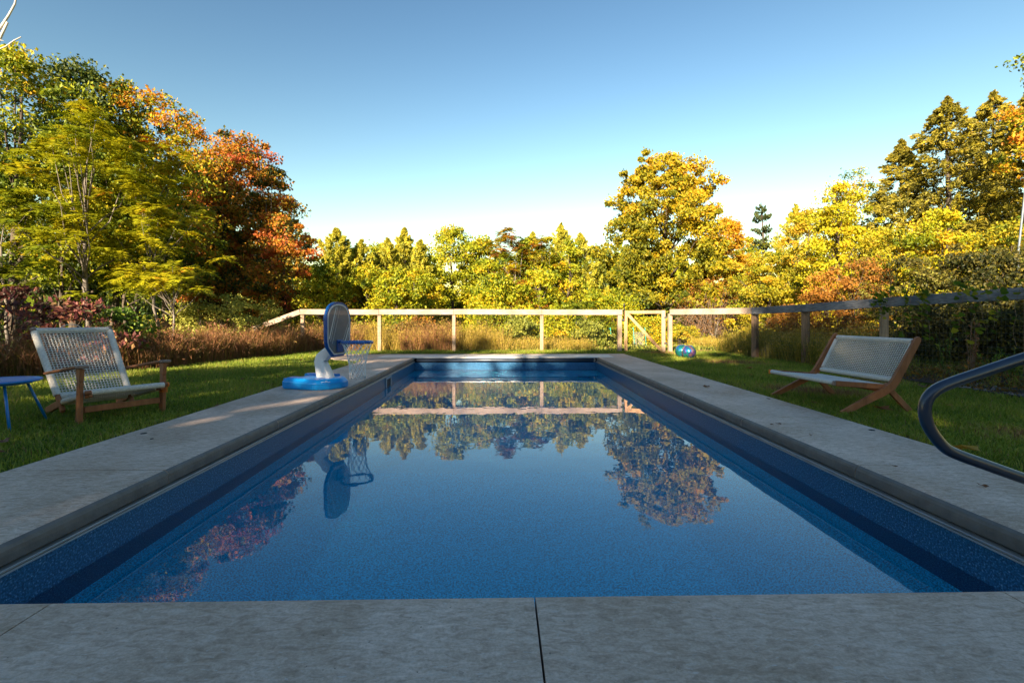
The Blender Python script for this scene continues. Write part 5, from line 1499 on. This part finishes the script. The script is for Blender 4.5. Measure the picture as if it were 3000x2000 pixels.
shrub(565, 12.2, 885, 0.1, 60, 'pale yellow-green shrub, left one of the three by the russet grass', M['f_paleshrub'], K=50, per=60, leaf=0.07, rc=0.25, tint=(0.6, .2), group='pale shrubs behind the russet grass', kind='egg')
shrub(675, 12.6, 872, 0.1, 75, 'pale yellow-green shrub, tallest middle one of the three by the russet grass', M['f_paleshrub'], K=60, per=60, leaf=0.07, rc=0.25, tint=(0.62, .2), group='pale shrubs behind the russet grass', kind='egg')
shrub(785, 17.0, 880, 0.1, 65, 'pale yellow-green shrub, right one of the three, next to the fence rail', M['f_paleshrub'], K=55, per=60, leaf=0.07, rc=0.25, tint=(0.66, .2), group='pale shrubs behind the russet grass', kind='egg')
shrub(1000, 19.0, 880, 0.0, 80, 'orange and green bush with red fruit clusters behind the backboard', M['f_redorange'], K=60, per=80, leaf=0.10, rc=0.4, tint=(0.45, .22))
for px, d, top, hw, lab, mt, ti in ((1230, 16.6, 940, 95, 'reddish brown bush under the rail left of the second post', 'f_rusty', .45), (1420, 17.5, 900, 100, 'yellow-green bush behind the fence between second and third posts', 'f_yellowgreen', .68),
        (1520, 17.2, 935, 80, 'pale green weedy bush left of the third fence post', 'f_paleshrub', .45), (1640, 17.8, 915, 90, 'bright green bush right of the third fence post', 'f_yellowgreen', .62), (1730, 16.8, 950, 60, 'dry green bush near the left stakes', 'f_paleshrub', .4),
        (1905, 19.5, 930, 70, 'yellow bush seen through the garden gate', 'f_yellowgreen', .72), (2000, 24, 960, 70, 'low yellow bush behind the gate post right side', 'f_yellow', .5)):
    shrub(px, d, top, 0.0, hw, lab, M[mt], K=60, per=80, leaf=0.085, rc=0.34, tint=(ti, .2), group='bushes just behind the back fence')
# tangled bare shrub with a pale trunk
def bare_shrub():
    b = B(2092, 26)
    rt = empty('bare_shrub', b, 0, 'twiggy reddish bare shrub with a pale forked trunk behind the fence', 'shrub')
    m = MB()
    for k in range(4):
        a = k * 1.6; m.tube([(0.1 * math.cos(a), .1 * math.sin(a), -.1), (.15 * math.cos(a), .15 * math.sin(a), .7), (.6 * math.cos(a), .5 * math.sin(a), 1.6), (1.2 * math.cos(a), .8 * math.sin(a), 2.6)], [.13, .10, .06, .03], 7)
    m.build('trunk', M['bark'], rt)
    m = MB()
    for k in range(420):
        a = random.uniform(0, 6.28); r = random.uniform(.2, 1.0); L = random.uniform(.9, 2.1)
        z = random.uniform(.4, 1.7)
        p = Vector((r * math.cos(a), r * math.sin(a), z)); q = p + Vector((math.cos(a) * L * .6, math.sin(a) * L * .6, L * random.uniform(.2, .75)))
        e = q + Vector((math.cos(a) * .3, math.sin(a) * .3, -random.uniform(.1, .6)))
        m.tube([p, p.lerp(q, .5) + Vector((0, 0, .12)), q, e], [.014, .012, .009, .005], 3, cap=False)
    m.build('twigs', M['twig'], rt)
    C = rng.normal(size=(4200, 3)); C /= np.linalg.norm(C, axis=1, keepdims=True); C *= rng.uniform(.5, 1, (4200, 1)) ** .5 * np.array([2.0, 1.6, 1.7]); C[:, 2] += 2.2
    C = C[C[:, 2] > .2]
    np_mesh('foliage', leaf_quads(C, rng.uniform(.05, .1, len(C)), .6), quads_idx(len(C)), M['f_rusty'], rt, np.repeat(np.clip(rng.normal(.6, .2, len(C)), 0, 1), 4))
bare_shrub()
# right hedge behind the grey rail
HG = 'shrubs behind the right fence'
hedge = [(2300, 13.6, 905, 70, 'f_rusty', .75, 'golden brown shrub just behind the fence corner'), (2420, 12.6, 800, 85, 'f_rusty', .8, 'orange shrub rising above the fence left of the loveseat'), (2535, 11.8, 765, 95, 'f_rusty', .55, 'rust and olive shrub above the rail over the loveseat'),
         (2660, 10.8, 752, 110, 'f_hedge', .62, 'olive green shrub above the rail behind the loveseat back'), (2790, 10.0, 740, 120, 'f_hedge', .5, 'dark green shrub behind the vine-covered rail'), (2920, 9.4, 715, 130, 'f_hedge', .45, 'dark dense shrub at the right photo edge'),
         (3080, 8.9, 690, 150, 'f_hedge', .45, 'dark shrub beyond the right photo edge')]
for px, d, top, hw, mt, ti, lab in hedge:
    shrub(px, d, top, 0.0, hw, lab, M[mt], K=80, per=110, leaf=0.06, rc=0.28, tint=(ti, .22), group=HG, inner=.2)
for px, d, top, hw, lab in ((2700, 9.2, 905, 80, 'low dark shrub behind the mesh just right of the pale post'), (2830, 8.6, 900, 90, 'low dark shrub behind the mesh by the dry stalks'), (2960, 8.1, 890, 90, 'low dark shrub behind the mesh near the handrail')):
    shrub(px, d, top, 0.0, hw * 1.15, lab, M['f_hedge'], K=90, per=110, leaf=0.06, rc=0.25, tint=(.5, .22), group=HG, inner=.1)

# vine hanging over the right rail
def vine():
    rt = empty('vine', (6.9, 8.0, 0), 0, 'heart-leaved green vine climbing over the grey right fence rail', 'vine')
    C = []; 
    m = MB()
    for k in range(17):
        t = random.uniform(0.0, 1.0) ** 1.6
        x = 6.74 + 0.42 * t - 0.06; y = 8.4 - 3.2 * t
        z0 = 1.32 + .1 * t + random.uniform(-.05, .12); L = random.uniform(.3, .95)
        pts = [Vector((x - .03, y, z0))]
        for i in range(6): pts.append(pts[-1] + Vector((random.uniform(-.02, .02), random.uniform(-.05, .05), -L / 6)))
        m.tube([p - rt.location for p in pts], .003, 4, cap=False)
        for p in pts:
            for _ in range(4 if t < .5 else 2): C.append((p.x + random.uniform(-.05, .02) - 6.9, p.y + random.uniform(-.06, .06) - 8, p.z + random.uniform(-.05, .05)))
    # runners on the rail
    for k in range(60):
        t = random.random() ** 1.3
        C.append((6.66 + 0.42 * t - 6.9, 8.4 - 3.2 * t - 8, 1.33 + .1 * t + random.uniform(-.04, .14)))
    m.build('stem', M['twig'], rt)
    C = np.array(C)[rng.permutation(len(C))][:290]; n = len(C)
    # each larger leaf is a piece of its own
    tm = []
    for v in range(4):
        mm = MB(); s = 0.075
        mm.add([(0, 0, 0), (s * .42, -.1 * s, .06 * s), (s * .46, -.45 * s, .02 * s), (0, -1.1 * s, -.05 * s), (-s * .46, -.45 * s, .02 * s), (-s * .42, -.1 * s, .06 * s)], [(0, 1, 2, 3), (0, 3, 4, 5)])
        o = mm.build('leaf', M['f_vine'], rt)
        a_ = o.data.attributes.new('tint', 'FLOAT', 'POINT'); a_.data.foreach_set('value', [0.15 + 0.27 * v] * 6)
        tm.append(o)
    for i in range(n):
        if i < 4: o = tm[i]
        else:
            o = tm[i % 4].copy(); COL.objects.link(o); o.parent = rt
        o.location = C[i]; o.rotation_euler = (random.uniform(-1.2, -.1), random.uniform(-.5, .5), random.uniform(-2.3, -.7)); s = random.uniform(.6, 1.3); o.scale = (s, s, s)
vine()

# dry stalks in the mulch bed
def stalks(px, py, h, lab, nst, mat, lean=.1):
    p = ground(px, py, .08); z = gz(p.x, p.y) + .02
    rt = empty('dry_plant', (p.x, p.y, z), 0, lab, 'plant', 'plants in the mulch bed')
    m = MB()
    tips = []
    for k in range(nst):
        a = random.uniform(0, 6.28); hh = h * random.uniform(.55, 1)
        q = Vector((math.cos(a) * lean * hh, math.sin(a) * lean * hh, hh)); tips.append(q)
        m.tube([(math.cos(a) * .03, math.sin(a) * .03, -.02), q * .5 + Vector((random.uniform(-.02, .02), 0, 0)), q], [.0045, .004, .002], 5)
    m.build('stalk', M['twig'] if mat == 'g_tall' else M['f_vine'], rt)
    C = np.array([tuple(t_ * random.uniform(.45, 1.02)) for t_ in tips for _ in range(9)]) + rng.normal(0, .02, (nst * 9, 3))
    np_mesh('leaves', leaf_quads(C, rng.uniform(.03, .09, len(C)), .35, bias=(0, 0, 1), bw=1.0), quads_idx(len(C)), M[mat], rt, np.repeat(rng.uniform(.2, .9, len(C)), 4))
stalks(2845, 1112, .85, 'reddish dry stalks standing in the mulch bed by the mesh', 12, 'g_tall')
stalks(2770, 1100, .75, 'single tall green weed left of the dry stalks', 4, 'f_vine', .2)
stalks(2905, 1100, .30, 'low yellow-green seedling right of the dry stalks', 8, 'f_vine', .5)
stalks(2965, 1120, .30, 'yellow-green creeping plant above the pebbles near the handrail', 14, 'f_vine', .8)
stalks(2990, 1100, .40, 'leafy yellow-green plant at the right photo edge above the handrail', 14, 'f_vine', .7)

n = 9000
x = rng.uniform(6.4, 8.4, n); y = rng.uniform(3.0, 10.4, n)
cl = np.sin(x * 4 + np.sin(y * 2.7) * 2) + np.sin(y * 3.7)
C = np.stack([x, y, terrain_z(x, y) + .03 + rng.uniform(0, 1, n) ** 2 * .13 * np.clip(cl + .8, .1, 2)], -1)
tag(np_mesh('leaf_litter', leaf_quads(C, rng.uniform(.03, .075, n), .55, bw=.2), quads_idx(n), M['f_rusty'], None, np.repeat(np.clip(rng.normal(.25, .22, n), 0, 1), 4)), 'brown leaf litter and low weeds covering the mulch bed', 'leaf litter', kind='stuff')
n = 5000
x = rng.uniform(6.5, 8.4, n); y = rng.uniform(3.5, 10.4, n)
tag(blades('bed_weeds', x, y, rng.uniform(.06, .3, n), rng.uniform(.004, .009, n), rng.uniform(.2, .9, n), M['g_lawn'], np.clip(rng.normal(.5, .3, n), 0, 1), seg2=False), 'thin weeds sprouting in the mulch bed along the right fence', 'weeds', kind='stuff')

# ------------------------------------------------------------------ tall grasses
def tall_grass(name, label, poly_fn, n, h, mat, tint, box, heads=True):
    xa, xb, ya, yb = box
    x = rng.uniform(xa, xb, n * 3); y = rng.uniform(ya, yb, n * 3)
    ok = poly_fn(x, y); x = x[ok][:n]; y = y[ok][:n]; n = len(x)
    # clumpy
    cl = 0.5 + 0.5 * np.sin(x * 5.1 + np.sin(y * 3)) * np.sin(y * 4.3 + 1)
    hh = h * rng.uniform(.40, 1.08, n) * (.55 + .6 * cl)
    t = tint[0] + rng.normal(0, tint[1], n) + .15 * (cl - .5)
    o = blades(name, x, y, hh, rng.uniform(.006, .012, n) , rng.uniform(.1, .55, n), mat, np.clip(t, 0, 1), seg2=h > .8 and name != 'golden_grass')
    tag(o, label, 'grass', kind='stuff')
    if heads:
        k = n // 2
        C = np.stack([x[:k] + rng.normal(0, .09, k), y[:k] + rng.normal(0, .09, k), terrain_z(x[:k], y[:k]) + hh[:k] * rng.uniform(.5, 1.0, k)], -1)
        V = leaf_quads(C, rng.uniform(.04, .12, k), .22, bias=(0, 0, 1), bw=1.0)
        o2 = np_mesh('seed_heads', V, quads_idx(k), mat, o, np.repeat(np.clip(rng.normal(.72, .15, k), 0, 1), 4))
        o2['kind'] = 'stuff'
def left_band(x, y):
    bx = np.interp(y, [2, 7.7, 9.6, 13.3, 15.5], [-9.3, -8.3, -6.9, -5.9, -5.7])
    return (x < bx + .1) & (x > bx - 1.5)
tall_grass('russet_grass', 'reddish brown ornamental grass bordering the left lawn', left_band, 42000, .88, M['g_tall'], (.5, .2), (-11, -5.3, 4.5, 14.7))
tall_grass('golden_grass', 'tall golden orange grass behind the back fence below the rail', lambda x, y: (x < 0.2 - .5 * (y - 15)) & (x > -6.5), 26000, .95, M['g_gold'], (.72, .22), (-6.5, 0.2, 14.8, 18.0))
tall_grass('russet_grass', 'russet seed-headed grass mixed into the golden grass behind the fence', lambda x, y: (np.sin(x * 2.1) > -.2) & (x < -.4), 12000, .9, M['g_tall'], (.75, .2), (-6.5, -.4, 14.7, 16.5))
tall_grass('meadow_grass', 'bright yellow meadow grass and weeds behind the fence and gate', lambda x, y: (x > -1.0) & ~((x > 2.9) & (x < 7.3)), 26000, .42, M['g_gold'], (.5, .25), (-1, 9.5, 14.9, 18.5))
tall_grass('meadow_grass', 'dry weedy grass at the foot of the right fence corner', lambda x, y: (x > 6.5 + .0 * y) & (x < 9.5), 20000, .85, M['g_gold'], (.35, .25), (6.5, 9.5, 9.2, 14.5))
# low grass of the meadow beyond the gate
n = 60000
x = rng.uniform(-8, 22, n); y = rng.uniform(14.6, 38, n)
tag(blades('meadow_turf', x, y, rng.uniform(.05, .13, n), rng.uniform(.015, .04, n), rng.uniform(.2, 1, n), M['g_lawn'], np.clip(rng.normal(.7, .12, n), 0, 1), seg2=False), 'short sunlit grass of the meadow beyond the gate', 'grass', kind='stuff')

# ------------------------------------------------------------------ fallen leaves
def fallen(px, py, s, tint, lab, dz=0.004, curl=.35):
    p = ground(px, py)
    bm = bmesh.new()
    n = 10; ring = []
    for k in range(n):
        a = 2 * math.pi * k / n; r = s * (.5 + (.22 if k % 2 else -.08)) * (1.25 if k == 0 else 1)
        ring.append(bm.verts.new((r * math.cos(a), r * .75 * math.sin(a), curl * s * abs(math.sin(a * 1.0 + .4)) * random.uniform(.5, 1))))
    c = bm.verts.new((0, 0, 0.002))
    for k in range(n): bm.faces.new((ring[k], ring[(k + 1) % n], c))
    m = MB(); m.bm(bm)
    m.tube([(-s * .4, 0, .004), (-s * .9, s * .1, .006 + curl * s * .3)], .0015, 4)
    o = m.build('fallen_leaf', M['f_fall'])
    a_ = o.data.attributes.new('tint', 'FLOAT', 'POINT'); a_.data.foreach_set('value', [tint] * len(o.data.vertices))
    o.location = (p.x, p.y, dz); o.rotation_euler = (0, 0, random.uniform(0, 6))
    tag(o, lab, 'fallen leaf', 'fallen leaves round the pool')
fallen(2070, 1134, .10, .4, 'brown curled leaf on the right deck near the far sun patch')
fallen(2262, 1245, .032, .05, 'dark leaf scrap on the right deck, left of a pair')
fallen(2282, 1243, .035, .05, 'dark leaf scrap on the right deck, right of a pair')
fallen(2195, 1083, .12, .6, 'pale tan leaf lying on the right lawn beyond the loveseat', .03)
fallen(2585, 1209, .13, .4, 'orange-brown leaf on the grass under the loveseat', .035)
fallen(2705, 1141, .14, .1, 'dark red leaf on the grass beside the handrail bend', .035)
fallen(2835, 1330, .11, .95, 'yellow and red leaf on the grass behind the lower rail', .035)
fallen(2800, 1326, .07, .9, 'small yellow leaf on the grass behind the lower rail', .03)
fallen(2620, 1367, .025, .3, 'narrow brown leaf on the right deck by the slab joint')
fallen(2375, 1275, .03, .3, 'thin brown leaf on the right deck below the loveseat')
fallen(632, 1190, .06, .4, 'small brown leaf on the left deck edge near the armchair')
fallen(2880, 1426, .04, .3, 'brown leaf fleck on the right deck below the handrail')
fallen(8, 1306, .10, .2, 'dark brown leaf on the grass at the left photo edge', .03)

for k in range(34):
    right = k % 2
    while True:
        x_, y_ = (random.uniform(3.5, 6.2), random.uniform(2.6, 12)) if right else (random.uniform(-8, -3.4), random.uniform(3, 12))
        if bool(in_lawn(np.array([x_]), np.array([y_]))[0]): break
    d_ = y_ * math.cos(TH) + x_ * math.sin(TH)
    fallen(1500 + F * (x_ * math.cos(TH) - y_ * math.sin(TH)) / d_, 930 + F / d_, random.uniform(.04, .075), random.random() ** 1.5, 'small brown fallen leaf lying in the grass of the %s lawn' % ('right' if right else 'left'), .03)
# ------------------------------------------------------------------ the trees behind the camera whose shade covers pool and lawn
SHG = 'tall trees standing behind the photographer'
rowc = Vector((-9.0, -15.0, 0)); along = Vector((0.92, -0.39, 0))
for i, (k, hh, rr_) in enumerate(((-14.5, 7.4, 3.6), (-9.3, 9.4, 3.6), (-4.4, 11.9, 3.6), (0.2, 12.4, 3.6), (2.4, 10.6, 3.4), (4.6, 13.6, 3.6), (7.0, 11.4, 3.4), (9.2, 12.9, 3.8), (14.5, 12.6, 4.2), (20.5, 12.6, 4.4))):
    p = rowc + along * k
    tree('shade_tree', 'broad leafy tree behind the viewpoint', 'tree', (p.x, p.y, gz(p.x, p.y)), hh, .3, rr_, 3.2, 200 if -9 < k < -2 else 300, 42, 0.40, 0.9, M['f_darkgreen'], kind='dome', tint=(.5, .2), group=SHG, trunk_r=.3, inner=.0, nb=20)['label'] = 'broad dark green tree in the row behind the viewpoint that shades the pool'
